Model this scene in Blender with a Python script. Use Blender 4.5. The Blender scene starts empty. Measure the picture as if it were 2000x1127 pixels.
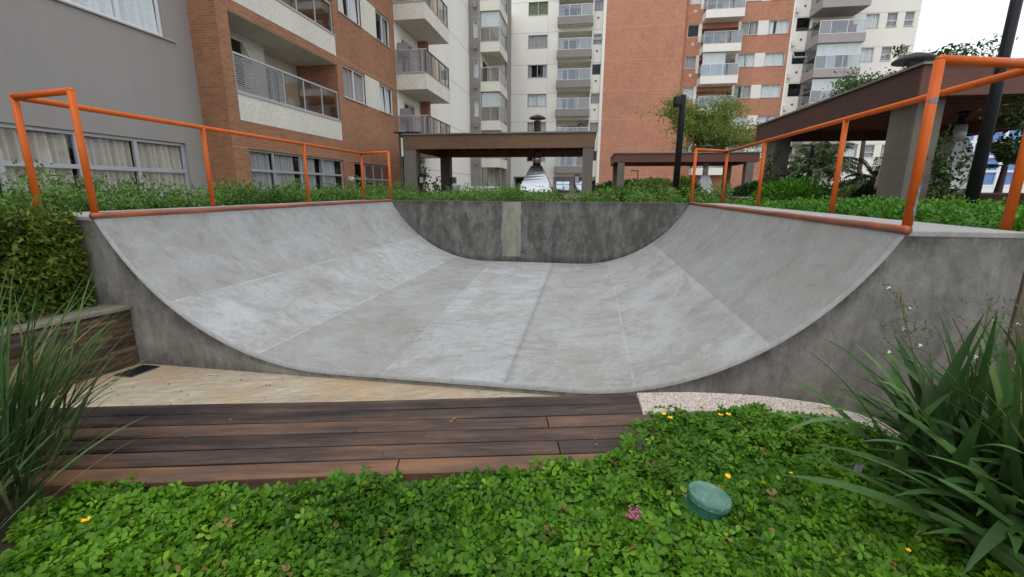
import bpy, math, random
import numpy as np
from mathutils import Vector, Matrix
R = math.radians
random.seed(7); rng = np.random.default_rng(11)
S = bpy.context.scene
COL = S.collection

# ------------------------------------------------------------------ camera
F_PX, CX, HEYE = 861.0, 1000.0, 1.30
pitch = math.atan(193/861.); yaw = math.atan(143/math.hypot(861, 193)); roll = R(0.30)
fw = Vector((-math.sin(yaw)*math.cos(pitch), math.cos(yaw)*math.cos(pitch), -math.sin(pitch)))
rt0 = Vector((math.cos(yaw), math.sin(yaw), 0)); up0 = rt0.cross(fw)
rt = rt0*math.cos(roll) + up0*math.sin(roll); up = -rt0*math.sin(roll) + up0*math.cos(roll)
cd = bpy.data.cameras.new("Camera"); cam = bpy.data.objects.new("Camera", cd); COL.objects.link(cam)
cam.matrix_world = Matrix(((rt.x, up.x, -fw.x, 0), (rt.y, up.y, -fw.y, 0), (rt.z, up.z, -fw.z, HEYE), (0, 0, 0, 1)))
cd.sensor_width = 36.0; cd.lens = 36.0*F_PX/2000.0; cd.clip_start = 0.02; cd.clip_end = 3000
S.camera = cam

# ------------------------------------------------------------------ world and sun (bright overcast)
SUN_EL, SUN_ROT = 62, 200
w = bpy.data.worlds.new("World"); S.world = w; w.use_nodes = True
nt = w.node_tree; nt.nodes.clear()
out = nt.nodes.new('ShaderNodeOutputWorld'); bg = nt.nodes.new('ShaderNodeBackground')
sky = nt.nodes.new('ShaderNodeTexSky'); sky.sky_type = 'NISHITA'; sky.sun_disc = False
sky.sun_elevation = R(SUN_EL); sky.sun_rotation = R(SUN_ROT)
tc = nt.nodes.new('ShaderNodeTexCoord')
nz = nt.nodes.new('ShaderNodeTexNoise'); nz.inputs['Scale'].default_value = 2.2; nz.inputs['Detail'].default_value = 5
cr = nt.nodes.new('ShaderNodeValToRGB')
cr.color_ramp.elements[0].position = 0.3; cr.color_ramp.elements[0].color = (8.6, 9.3, 10.4, 1)
cr.color_ramp.elements[1].position = 0.7; cr.color_ramp.elements[1].color = (12.4, 12.6, 13.0, 1)
mx = nt.nodes.new('ShaderNodeMixRGB'); mx.inputs[0].default_value = 0.9
nt.links.new(tc.outputs['Generated'], nz.inputs['Vector']); nt.links.new(nz.outputs['Fac'], cr.inputs[0])
nt.links.new(sky.outputs[0], mx.inputs[1]); nt.links.new(cr.outputs[0], mx.inputs[2])
nt.links.new(mx.outputs[0], bg.inputs[0]); nt.links.new(bg.outputs[0], out.inputs[0])
bg.inputs[1].default_value = 0.10
sl = bpy.data.lights.new("Sun", 'SUN'); sl.energy = 0.8; sl.angle = R(25); sl.color = (1, 0.97, 0.92)
so = bpy.data.objects.new("Sun", sl); COL.objects.link(so)
_d = Vector((math.sin(R(SUN_ROT))*math.cos(R(SUN_EL)), math.cos(R(SUN_ROT))*math.cos(R(SUN_EL)), math.sin(R(SUN_EL))))
so.rotation_euler = _d.to_track_quat('Z', 'Y').to_euler(); so.location = (0, -5, 20)
S.render.engine = 'CYCLES'
S.view_settings.view_transform = 'Standard'; S.view_settings.look = 'None'; S.view_settings.gamma = 1
S.view_settings.exposure = 0.38
S.cycles.max_bounces = 8; S.cycles.transparent_max_bounces = 12

# ------------------------------------------------------------------ materials
class NT:
    def __init__(s, name):
        s.m = bpy.data.materials.new(name); s.m.use_nodes = True; s.t = s.m.node_tree; s.t.nodes.clear()
        s.out = s.n('ShaderNodeOutputMaterial'); s.b = s.n('ShaderNodeBsdfPrincipled'); s.l(s.b.outputs[0], s.out.inputs[0])
    def n(s, t, **k):
        x = s.t.nodes.new(t)
        for a, b in k.items(): setattr(x, a, b)
        return x
    def l(s, a, b): s.t.links.new(a, b)
    def coord(s, scale=(1, 1, 1), rot=(0, 0, 0)):
        if not hasattr(s, 'tc'): s.tc = s.n('ShaderNodeTexCoord')
        m = s.n('ShaderNodeMapping')
        if rot[2]: m.vector_type = 'TEXTURE'; scale = tuple(1/q for q in scale)
        m.inputs['Scale'].default_value = scale; m.inputs['Rotation'].default_value = rot
        s.l(s.tc.outputs['Object'], m.inputs[0]); return m.outputs[0]
    def noise(s, sc, det=4, rough=.6, vec=None, dist=0):
        x = s.n('ShaderNodeTexNoise'); x.inputs['Scale'].default_value = sc; x.inputs['Detail'].default_value = det
        x.inputs['Roughness'].default_value = rough; x.inputs['Distortion'].default_value = dist
        s.l(vec or s.coord(), x.inputs['Vector']); return x.outputs['Fac']
    def ramp(s, fac, stops):
        x = s.n('ShaderNodeValToRGB'); e = x.color_ramp.elements
        while len(e) < len(stops): e.new(.5)
        for q, (p, c) in zip(e, stops):
            q.position = p; q.color = (c, c, c, 1) if isinstance(c, (int, float)) else (*c, 1)
        s.l(fac, x.inputs[0]); return x.outputs[0]
    def mix(s, f, a, b, mode='MIX'):
        x = s.n('ShaderNodeMixRGB', blend_type=mode)
        for i, v in ((0, f), (1, a), (2, b)):
            if isinstance(v, (int, float)): x.inputs[i].default_value = v if i == 0 else (v, v, v, 1)
            elif isinstance(v, tuple): x.inputs[i].default_value = (*v, 1)
            else: s.l(v, x.inputs[i])
        return x.outputs[0]
    def attr(s, name):
        x = s.n('ShaderNodeAttribute'); x.attribute_name = name; return x.outputs['Fac']
    def bump(s, h, st, dist=.01):
        x = s.n('ShaderNodeBump'); x.inputs['Strength'].default_value = st; x.inputs['Distance'].default_value = dist
        s.l(h, x.inputs['Height']); s.l(x.outputs[0], s.b.inputs['Normal'])
    def fin(s, col, rough=.8, metal=0, spec=.3):
        if isinstance(col, tuple): s.b.inputs['Base Color'].default_value = (*col, 1)
        else: s.l(col, s.b.inputs['Base Color'])
        if isinstance(rough, (int, float)): s.b.inputs['Roughness'].default_value = rough
        else: s.l(rough, s.b.inputs['Roughness'])
        s.b.inputs['Metallic'].default_value = metal; s.b.inputs['Specular IOR Level'].default_value = spec
        return s.m

def plain(name, c, rough=.8, metal=0, var=.12, sc=6, streak=False, bump=0, spec=.3):
    k = NT(name)
    v = k.coord((1, 1, .12)) if streak else None
    a = k.noise(sc, 5, .6, v); b = k.noise(sc*9, 3, .6)
    f = k.ramp(a, [(.3, 0), (.7, 1)])
    c1 = tuple(x*(1-var) for x in c); c2 = tuple(min(x*(1+var), 1) for x in c)
    col = k.mix(f, c1, c2)
    col = k.mix(.25, col, k.ramp(b, [(.35, .35), (.65, 1.0)]), 'MULTIPLY') if var > .05 else col
    if bump: k.bump(b, bump, .004)
    return k.fin(col, rough, metal, spec)

def concrete(name, ca, cb, cc, streak=0.0, dark=(.05, .048, .042), sc=1.0, fine=.3, bump=.25, joint=False, panel=False, basedirt=None, edge=False):
    """mottled cement: broad clouds, trowel sweeps, pores, vertical run marks"""
    k = NT(name)
    n1 = k.noise(1.1*sc, 6, .62, dist=.4); n2 = k.noise(5.5*sc, 6, .68, dist=.6); n3 = k.noise(60, 4, .7)
    sw = k.noise(3.0*sc, 6, .7, k.coord((.9, 3.2, 1.4), (0, 0, .5)), 1.2)
    col = k.mix(k.ramp(n1, [(.36, 0), (.64, 1)]), ca, cb)
    col = k.mix(k.ramp(n2, [(.42, 0), (.72, .75)]), col, cc)
    col = k.mix(k.ramp(sw, [(.42, 0), (.8, .3)]), col, tuple(min(1, x*1.15) for x in cc))
    if panel:
        at = k.attr('tone'); col = k.mix(1, col, k.ramp(at, [(0, (.66, .67, .68)), (.5, (.855, .85, .825)), (1, (1.0, 1.025, 1.045))]), 'MULTIPLY')
        st = k.noise(1.7, 6, .72, k.coord((1, .5, 1)), .9)
        col = k.mix(k.ramp(st, [(.47, 0), (.56, .35), (.72, .65)]), col, (.245, .232, .195))
        st2 = k.noise(4.5, 6, .75, k.coord((.5, 1.1, 1), (0, 0, .2)), .7)
        col = k.mix(k.ramp(st2, [(.52, 0), (.60, .4), (.7, .5)]), col, (.20, .19, .165))
        st3 = k.noise(11, 6, .8, k.coord((.35, 1.3, 1), (0, 0, .1)), .4)
        col = k.mix(k.ramp(st3, [(.52, 0), (.66, .45)]), col, (.24, .23, .20))
        wh = k.noise(1.5, 7, .78, k.coord((.7, 1, 1), (0, 0, 1)), .5)
        wf = k.mix(1, k.ramp(wh, [(.49, 0), (.58, .35), (.70, .6)]), k.ramp(at, [(0, .12), (.4, .5), (.8, 1)]), 'MULTIPLY'); col = k.mix(wf, col, (.47, .49, .505))
        wb = k.noise(2.4, 5, .7, k.coord((1, .6, 1), (0, 0, 2)), .3)
        col = k.mix(k.ramp(wb, [(.54, 0), (.68, .35)]), col, (.36, .38, .42))
    if streak:
        s1 = k.noise(4, 6, .72, k.coord((1.1, 1.1, .34)), .5)
        col = k.mix(k.ramp(s1, [(.44, 0), (.6, streak)]), col, dark)
        s2 = k.noise(7, 6, .75, k.coord((1.2, 1.2, .5)), .6)
        col = k.mix(k.ramp(s2, [(.5, 0), (.62, streak*.9)]), col, dark)
    if basedirt:
        sp = k.n('ShaderNodeSeparateXYZ'); k.l(k.coord(), sp.inputs[0])
        ma = k.n('ShaderNodeMath', operation='MULTIPLY_ADD'); k.l(k.noise(5, 5, .7), ma.inputs[0]); ma.inputs[1].default_value = -.35; k.l(sp.outputs[2], ma.inputs[2])
        col = k.mix(k.ramp(ma.outputs[0], [(basedirt[0], .8), (basedirt[1], 0)]), col, dark)
    if edge:
        en = k.noise(3.5, 6, .75, k.coord((1.4, 1.4, .7))); em = k.mix(1, k.attr('edge'), k.ramp(en, [(.38, .2), (.52, .7), (.6, 1)]), 'MULTIPLY'); col = k.mix(em, col, tuple(x*.55 for x in dark))
    if joint:
        jf = k.mix(1, k.attr('joint'), k.ramp(k.noise(3.5, 6, .75), [(.40, .05), (.58, .9)]), 'MULTIPLY'); col = k.mix(jf, col, (.50, .51, .51))
    col = k.mix(fine, col, k.ramp(n3, [(.3, .55), (.62, 1.1)]), 'MULTIPLY')
    pore = k.n('ShaderNodeTexVoronoi'); pore.inputs['Scale'].default_value = 9; k.l(k.coord(), pore.inputs['Vector'])
    col = k.mix(k.ramp(pore.outputs['Distance'], [(.025, .6), (.05, 0)]), col, dark)
    k.bump(n3, bump, .006)
    return k.fin(col, .82, 0, .25)

def brick(name, c1, c2, mortar, bw=.20, rh=.062, ms=.008, var=.5, off=.5):
    k = NT(name)
    sp = k.n('ShaderNodeSeparateXYZ'); k.l(k.coord(), sp.inputs[0])
    g = k.n('ShaderNodeNewGeometry'); s2 = k.n('ShaderNodeSeparateXYZ'); k.l(g.outputs['True Normal'], s2.inputs[0])
    ab = k.n('ShaderNodeMath', operation='ABSOLUTE'); k.l(s2.outputs[0], ab.inputs[0])
    gt = k.n('ShaderNodeMath', operation='GREATER_THAN'); k.l(ab.outputs[0], gt.inputs[0]); gt.inputs[1].default_value = .5
    mf = k.n('ShaderNodeMix'); k.l(gt.outputs[0], mf.inputs[0]); k.l(sp.outputs[0], mf.inputs[2]); k.l(sp.outputs[1], mf.inputs[3])
    cb = k.n('ShaderNodeCombineXYZ'); k.l(mf.outputs[0], cb.inputs[0]); k.l(sp.outputs[2], cb.inputs[1])
    b = k.n('ShaderNodeTexBrick'); b.inputs['Scale'].default_value = 1; b.inputs['Brick Width'].default_value = bw
    b.inputs['Row Height'].default_value = rh; b.inputs['Mortar Size'].default_value = ms; b.inputs['Mortar Smooth'].default_value = .3
    b.inputs['Color1'].default_value = (*c1, 1); b.inputs['Color2'].default_value = (*c2, 1); b.inputs['Mortar'].default_value = (*mortar, 1)
    b.offset = off; k.l(cb.outputs[0], b.inputs['Vector'])
    n = k.noise(.5, 5, .6); n2 = k.noise(3, 4, .6)
    col = k.mix(var, b.outputs['Color'], k.ramp(n, [(.3, .7), (.7, 1.15)]), 'MULTIPLY')
    col = k.mix(.4, col, k.ramp(n2, [(.3, .75), (.7, 1.15)]), 'MULTIPLY')
    inv = k.n('ShaderNodeMath', operation='SUBTRACT'); inv.inputs[0].default_value = 1; k.l(b.outputs['Fac'], inv.inputs[1])
    k.bump(inv.outputs[0], .5, .008)
    return k.fin(col, .85, 0, .25)

def leafmat(name, stops, trans=.28, rough=.45):
    k = NT(name)
    col = k.ramp(k.attr('tint'), stops)
    n = k.noise(30, 3, .6); col = k.mix(.35, col, k.ramp(n, [(.3, .6), (.7, 1.2)]), 'MULTIPLY')
    k.fin(col, rough, 0, .22)
    t = k.n('ShaderNodeBsdfTranslucent'); k.l(col, t.inputs[0])
    m = k.n('ShaderNodeMixShader'); m.inputs[0].default_value = trans
    k.l(k.b.outputs[0], m.inputs[1]); k.l(t.outputs[0], m.inputs[2]); k.l(m.outputs[0], k.out.inputs[0])
    return k.m

def glassmat(name, tint=(.8, .85, .85), refl=(.9, .95, 1), base=.12, rough=.03):
    k = NT(name)
    tr = k.n('ShaderNodeBsdfTransparent'); tr.inputs[0].default_value = (*tint, 1)
    gl = k.n('ShaderNodeBsdfGlossy'); gl.inputs['Roughness'].default_value = rough; gl.inputs['Color'].default_value = (*refl, 1)
    fr = k.n('ShaderNodeLayerWeight'); fr.inputs[0].default_value = .5
    pw = k.n('ShaderNodeMath', operation='POWER'); k.l(fr.outputs['Facing'], pw.inputs[0]); pw.inputs[1].default_value = 4
    ad = k.n('ShaderNodeMath', operation='MULTIPLY_ADD'); k.l(pw.outputs[0], ad.inputs[0]); ad.inputs[1].default_value = .8; ad.inputs[2].default_value = base+.04; ad.use_clamp = True
    m = k.n('ShaderNodeMixShader'); k.l(ad.outputs[0], m.inputs[0]); k.l(tr.outputs[0], m.inputs[1]); k.l(gl.outputs[0], m.inputs[2])
    k.l(m.outputs[0], k.out.inputs[0]); return k.m

def woodmat(name, stops, along='x', sc=1.0, attr=None, rough=.6, rz=0):
    k = NT(name)
    s = {'x': (.7, 9, 9), 'y': (9, .7, 9), 'z': (9, 9, .7)}[along]
    g = k.noise(3*sc, 6, .65, k.coord(s, (0, 0, rz)), .5); n = k.noise(1.6*sc, 4, .6, k.coord(tuple(.5 if q < 1 else 1.2 for q in s)))
    f = k.mix(.5, g, n)
    if attr:
        g2 = k.noise(2.2, 5, .7, k.coord((.8, 5, 4), (0, 0, rz))); f = k.mix(.5, f, g2); f = k.ramp(f, [(.36, .12), (.64, .9)]); f = k.mix(.5, f, k.attr(attr))
    col = k.ramp(f, stops)
    k.bump(g, .3, .004); return k.fin(col, rough, 0, .35)

def paint(name, c, wear, wearc, rough=.38):
    k = NT(name)
    n = k.noise(5, 6, .7); n2 = k.noise(22, 5, .7)
    col = k.mix(k.ramp(n, [(.35, 0), (.7, .5)]), c, tuple(x*.62 for x in c))
    col = k.mix(k.ramp(k.mix(.4, n, n2), [(wear, 0), (wear+.02, 1)]), col, wearc)
    return k.fin(col, rough, 0, .25)

M = {}
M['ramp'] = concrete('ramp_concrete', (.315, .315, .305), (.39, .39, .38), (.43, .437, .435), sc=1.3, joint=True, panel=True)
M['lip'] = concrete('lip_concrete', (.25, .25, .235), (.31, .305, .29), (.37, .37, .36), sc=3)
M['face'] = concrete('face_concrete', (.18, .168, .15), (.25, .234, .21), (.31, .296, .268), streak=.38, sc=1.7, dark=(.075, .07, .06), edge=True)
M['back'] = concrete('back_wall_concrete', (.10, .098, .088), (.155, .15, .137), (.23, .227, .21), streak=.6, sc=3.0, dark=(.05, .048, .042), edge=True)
M['patch'] = concrete('patch_render', (.235, .228, .185), (.30, .29, .235), (.27, .262, .22), streak=.3, sc=3)
M['deck'] = concrete('deck_concrete', (.26, .255, .245), (.32, .315, .30), (.36, .355, .345), sc=2)
M['cap'] = concrete('cap_concrete', (.15, .135, .105), (.21, .19, .15), (.26, .24, .195), sc=3)
M['chip'] = plain('primer_grey', (.20, .215, .24), .6, var=.2, sc=20)
M['orange'] = paint('orange_paint', (.60, .115, .012), .655, (.17, .10, .075), .5)
k = NT('worn_coping_paint')
n1 = k.noise(3, 6, .75, k.coord((6, .6, 6))); n2 = k.noise(14, 5, .7, k.coord((3, 1, 3)))
c = k.mix(k.ramp(n1, [(.36, 0), (.54, 1)]), (.56, .13, .03), (.23, .075, .045)); c = k.mix(k.ramp(n2, [(.5, 0), (.6, .85)]), c, (.16, .12, .10)); M['coping'] = k.fin(c, .55, 0, .3)
M['brick_near'] = brick('near_brick', (.41, .185, .095), (.31, .13, .065), (.35, .235, .16))
M['brick_far'] = brick('far_brick', (.56, .25, .15), (.46, .20, .12), (.52, .32, .23), bw=.24, rh=.08, ms=.008, var=.35)
M['slate'] = brick('slate_stack', (.20, .115, .066), (.075, .047, .034), (.03, .022, .018), bw=.19, rh=.028, ms=.002, var=.9, off=.37)
M['grey'] = plain('grey_render', (.315, .292, .27), var=.05, sc=1.5, streak=True, bump=.3)
M['grey2'] = plain('taupe_render', (.29, .265, .245), var=.07, sc=2, streak=True, bump=.2)
M['cream'] = plain('cream_render', (.72, .69, .60), var=.06, sc=1.2, streak=True)
M['white'] = plain('offwhite_render', (.80, .775, .70), var=.045, sc=.5, streak=True)
M['seam'] = plain('seam', (.42, .38, .33), var=.02)
M['seamb'] = plain('brick_seam', (.62, .38, .28), var=.02)
M['alu'] = plain('aluminium', (.45, .46, .48), .4, .3, var=.04)
M['aluw'] = plain('white_aluminium', (.70, .71, .72), .4, 0, var=.03)
M['dkframe'] = plain('dark_frame', (.09, .085, .08), .5, 0, var=.05)
M['dark'] = plain('dark_interior', (.035, .034, .033), .9, 0, var=.1)
M['curtain'] = plain('curtain_cloth', (.60, .55, .48), .9, 0, var=.08, sc=3, streak=True)
M['curtainw'] = plain('white_curtain', (.82, .85, .87), .9, 0, var=.06, sc=3, streak=True)
M['curtaing'] = plain('grey_curtain', (.46, .46, .46), .9, 0, var=.08, sc=3, streak=True)
M['glass'] = glassmat('window_glass', (.93, .94, .93), (.7, .75, .78), .0)
M['glassd'] = glassmat('tinted_glass', (.5, .5, .48), (.7, .75, .8), .12)
M['railglass'] = glassmat('railing_glass', (.74, .72, .67), (.8, .85, .9), .03)
M['railmesh'] = glassmat('frosted_panel', (.5, .52, .5), (.6, .62, .62), .35, .5)
M['fascia'] = woodmat('brown_fascia', [(.25, (.075, .042, .024)), (.5, (.15, .085, .047)), (.8, (.20, .12, .065))], 'x', .5)
M['fascia_dk'] = woodmat('dark_fascia', [(.25, (.05, .023, .019)), (.5, (.085, .038, .030)), (.8, (.11, .052, .04))], 'y', .5)
M['fascia_front'] = woodmat('reddish_fascia', [(.25, (.085, .035, .026)), (.5, (.13, .055, .038)), (.8, (.17, .075, .05))], 'x', .5)
M['soffit'] = plain('soffit_boards', (.28, .135, .10), .7, var=.25, sc=4)
M['column'] = plain('column_render', (.17, .152, .125), .9, var=.12, sc=2.5, streak=True, bump=.2)
M['flash'] = plain('roof_flashing', (.22, .21, .19), .5, .2, var=.2, sc=3)
M['steel'] = plain('brushed_steel', (.62, .63, .65), .22, .95, var=.04, sc=1.2)
M['steelw'] = plain('bright_steel', (.80, .81, .84), .45, .35, var=.05, sc=2)
M['black'] = plain('black_metal', (.014, .015, .02), .45, .1, var=.1)
M['chim'] = plain('sooty_metal', (.03, .029, .03), .6, .2, var=.2)
M['green_plastic'] = plain('green_plastic', (.035, .145, .095), .42, 0, var=.25, sc=9, spec=.5)
M['soil'] = plain('soil', (.055, .04, .028), .95, var=.4, sc=12, bump=.8)
M['ground'] = plain('courtyard_ground', (.16, .13, .095), .9, var=.3, sc=1)
M['bark'] = plain('bark', (.13, .10, .075), .9, var=.3, sc=14, bump=.6)
M['stem'] = plain('green_stem', (.10, .16, .05), .7, var=.2)
M['yellow'] = plain('yellow_petal', (.85, .55, .01), .6, var=.08)
M['pink'] = plain('pink_petal', (.55, .10, .26), .6, var=.2)
M['whitep'] = plain('white_petal', (.8, .8, .82), .6, var=.05)
M['lamp'] = plain('lamp_lens', (.32, .32, .30), .35, 0, var=.05)
M['blue'] = plain('blue_glass_wall', (.10, .24, .55), .15, 0, var=.25, sc=.2, spec=.8)
M['pinkwood'] = plain('terracotta_pot', (.3, .12, .07), .8)
k = NT('travertine_paving')
n1 = k.noise(3, 6, .7, k.coord((1, 6, 1), (0, 0, .45)), .8); n2 = k.noise(1.2, 4, .6); n3 = k.noise(26, 5, .75, k.coord((.5, 2.2, 1), (0, 0, .4)))
c = k.mix(k.ramp(n1, [(.35, 0), (.65, 1)]), (.30, .245, .175), (.44, .38, .285)); c = k.mix(k.ramp(n2, [(.42, 0), (.62, .55)]), c, (.40, .26, .13))
c = k.mix(.6, c, k.ramp(n3, [(.3, .55), (.62, 1.2)]), 'MULTIPLY'); k.bump(n3, .5, .008); M['paving'] = k.fin(c, .8)
k = NT('pink_granite')
v = k.n('ShaderNodeTexVoronoi'); v.inputs['Scale'].default_value = 170; k.l(k.coord(), v.inputs['Vector'])
sp = k.n('ShaderNodeSeparateColor'); k.l(v.outputs['Color'], sp.inputs[0])
c = k.ramp(sp.outputs[0], [(.0, (.09, .075, .065)), (.2, (.31, .25, .21)), (.5, (.45, .36, .30)), (.9, (.56, .51, .45))]); M['granite'] = k.fin(c, .55)
M['plank'] = woodmat('weathered_planks', [(.28, (.02, .013, .012)), (.40, (.055, .034, .026)), (.52, (.11, .062, .040)), (.68, (.21, .105, .055))], 'x', 1.0, 'tone', rz=.2213)
G = leafmat
M['clover'] = G('groundcover_leaf', [(0, (.038, .11, .007)), (.45, (.092, .228, .010)), (.78, (.135, .31, .014)), (.9, (.22, .40, .02)), (1, (.26, .17, .06))])
M['hedgel'] = G('hedge_leaf', [(0, (.045, .085, .010)), (.5, (.105, .175, .020)), (.85, (.17, .23, .03)), (1, (.26, .20, .05))])
M['stripl'] = G('planting_leaf', [(0, (.045, .11, .018)), (.5, (.10, .21, .035)), (1, (.21, .34, .08))])
M['rightl'] = G('bright_leaf', [(0, (.035, .12, .01)), (.5, (.075, .22, .014)), (1, (.14, .34, .03))])
M['shrubl'] = G('shrub_leaf', [(0, (.03, .075, .015)), (.5, (.08, .16, .03)), (.85, (.20, .25, .05)), (1, (.32, .14, .06))])
M['darkl'] = G('dark_leaf', [(0, (.010, .03, .010)), (.6, (.025, .065, .02)), (1, (.05, .11, .03))])
M['treel'] = G('feathery_leaf', [(0, (.09, .14, .025)), (.5, (.16, .24, .04)), (1, (.26, .33, .07))], .4)
M['tree2l'] = G('tree_leaf', [(0, (.025, .06, .015)), (.5, (.06, .12, .025)), (1, (.11, .18, .04))])
M['iris'] = G('strap_leaf', [(0, (.02, .055, .014)), (.5, (.055, .125, .032)), (.85, (.12, .22, .06)), (1, (.28, .26, .10))], .25, .36)
M['grassl'] = G('grass_blade', [(0, (.018, .045, .013)), (.5, (.045, .10, .026)), (.85, (.12, .18, .055)), (1, (.28, .25, .11))], .2)
M['palml'] = G('palm_leaf', [(0, (.07, .11, .05)), (.5, (.14, .20, .08)), (1, (.22, .29, .12))], .2)

# ------------------------------------------------------------------ object helpers
OFF = {}
def tag(o, label=None, cat=None, group=None, kind=None):
    for a, b in (('label', label), ('category', cat), ('group', group), ('kind', kind)):
        if b: o[a] = b
    return o
def thing(name, label, cat, loc=(0, 0, 0), group=None):
    o = bpy.data.objects.new(name, None); COL.objects.link(o); o.location = loc; o.empty_display_size = .1
    OFF[o] = Vector(loc); return tag(o, label, cat, group)

class MB:
    def __init__(s): s.v = []; s.f = []; s.m = []; s.at = {}
    def add(s, vs, fs, mi=0):
        b = len(s.v); s.v += [tuple(p) for p in vs]; s.f += [[b+i for i in q] for q in fs]; s.m += [mi]*len(fs); return s
    def box(s, x0, x1, y0, y1, z0, z1, mi=0):
        if x0 > x1: x0, x1 = x1, x0
        if y0 > y1: y0, y1 = y1, y0
        if z0 > z1: z0, z1 = z1, z0
        return s.add([(x0, y0, z0), (x1, y0, z0), (x1, y1, z0), (x0, y1, z0), (x0, y0, z1), (x1, y0, z1), (x1, y1, z1), (x0, y1, z1)],
                     [(0, 3, 2, 1), (4, 5, 6, 7), (0, 1, 5, 4), (1, 2, 6, 5), (2, 3, 7, 6), (3, 0, 4, 7)], mi)
    def bar(s, a, b, wd, h, mi=0):
        a, b = Vector(a), Vector(b); d = (b-a).normalized(); u = Vector((0, 0, 1)) if abs(d.z) < .9 else Vector((0, 1, 0))
        sd = d.cross(u).normalized(); u = sd.cross(d)
        vs = [p+sd*i*wd/2+u*j*h/2 for p in (a, b) for i, j in ((-1, -1), (1, -1), (1, 1), (-1, 1))]
        return s.add(vs, [(0, 3, 2, 1), (4, 5, 6, 7), (0, 1, 5, 4), (1, 2, 6, 5), (2, 3, 7, 6), (3, 0, 4, 7)], mi)
    def prism(s, poly, z0, z1, mi=0):
        n = len(poly); vs = [(x, y, z0) for x, y in poly]+[(x, y, z1) for x, y in poly]
        return s.add(vs, [list(range(n))[::-1], list(range(n, 2*n))]+[(i, (i+1) % n, n+(i+1) % n, n+i) for i in range(n)], mi)
    def tube(s, pts, r, seg=14, mi=0, caps=True):
        pts = [Vector(p) for p in pts]; rs = r if isinstance(r, (list, tuple)) else [r]*len(pts)
        b = len(s.v); prev = None
        for i, p in enumerate(pts):
            d = (pts[min(i+1, len(pts)-1)]-pts[max(i-1, 0)]).normalized()
            if prev is None:
                u = Vector((0, 0, 1)) if abs(d.z) < .9 else Vector((1, 0, 0)); prev = d.cross(u).normalized()
            prev = (prev-d*prev.dot(d)).normalized(); q = d.cross(prev)
            for j in range(seg):
                a = 2*math.pi*j/seg; s.v.append(tuple(p+(prev*math.cos(a)+q*math.sin(a))*rs[i]))
        for i in range(len(pts)-1):
            for j in range(seg):
                s.f.append([b+i*seg+j, b+i*seg+(j+1) % seg, b+(i+1)*seg+(j+1) % seg, b+(i+1)*seg+j]); s.m.append(mi)
        if caps:
            s.f.append([b+j for j in range(seg)][::-1]); s.f.append([b+(len(pts)-1)*seg+j for j in range(seg)]); s.m += [mi, mi]
        return s
    def lathe(s, c, prof, seg=28, mi=0, ax=(0, 0, 1)):
        ax = Vector(ax).normalized(); u = ax.orthogonal().normalized(); v = ax.cross(u); b = len(s.v); c = Vector(c)
        for r, h in prof:
            for j in range(seg):
                a = 2*math.pi*j/seg; s.v.append(tuple(c+ax*h+(u*math.cos(a)+v*math.sin(a))*r))
        for i in range(len(prof)-1):
            for j in range(seg):
                s.f.append([b+i*seg+j, b+i*seg+(j+1) % seg, b+(i+1)*seg+(j+1) % seg, b+(i+1)*seg+j]); s.m.append(mi)
        s.f.append([b+j for j in range(seg)][::-1]); s.f.append([b+(len(prof)-1)*seg+j for j in range(seg)]); s.m += [mi, mi]
        return s
    def build(s, name, mats, root=None, parent=None, smooth=False, loc=None, bevel=0):
        off = OFF[root] if root else Vector(loc or (0, 0, 0))
        me = bpy.data.meshes.new(name); me.from_pydata([(a-off.x, b-off.y, c-off.z) for a, b, c in s.v], [], s.f)
        for q in (mats if isinstance(mats, (list, tuple)) else [mats]): me.materials.append(M[q])
        if len(set(s.m)) > 1: me.polygons.foreach_set('material_index', s.m)
        if smooth: me.polygons.foreach_set('use_smooth', [True]*len(s.f))
        for a, (dom, vals) in s.at.items():
            t = me.attributes.new(a, 'FLOAT', dom); t.data.foreach_set('value', vals)
        me.update(); o = bpy.data.objects.new(name, me); COL.objects.link(o)
        if root: o.parent = parent or root
        else: o.location = off
        if smooth == 'auto': pass
        if bevel:
            b = o.modifiers.new('bevel', 'BEVEL'); b.width = bevel; b.segments = 2; b.limit_method = 'ANGLE'
        return o

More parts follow.
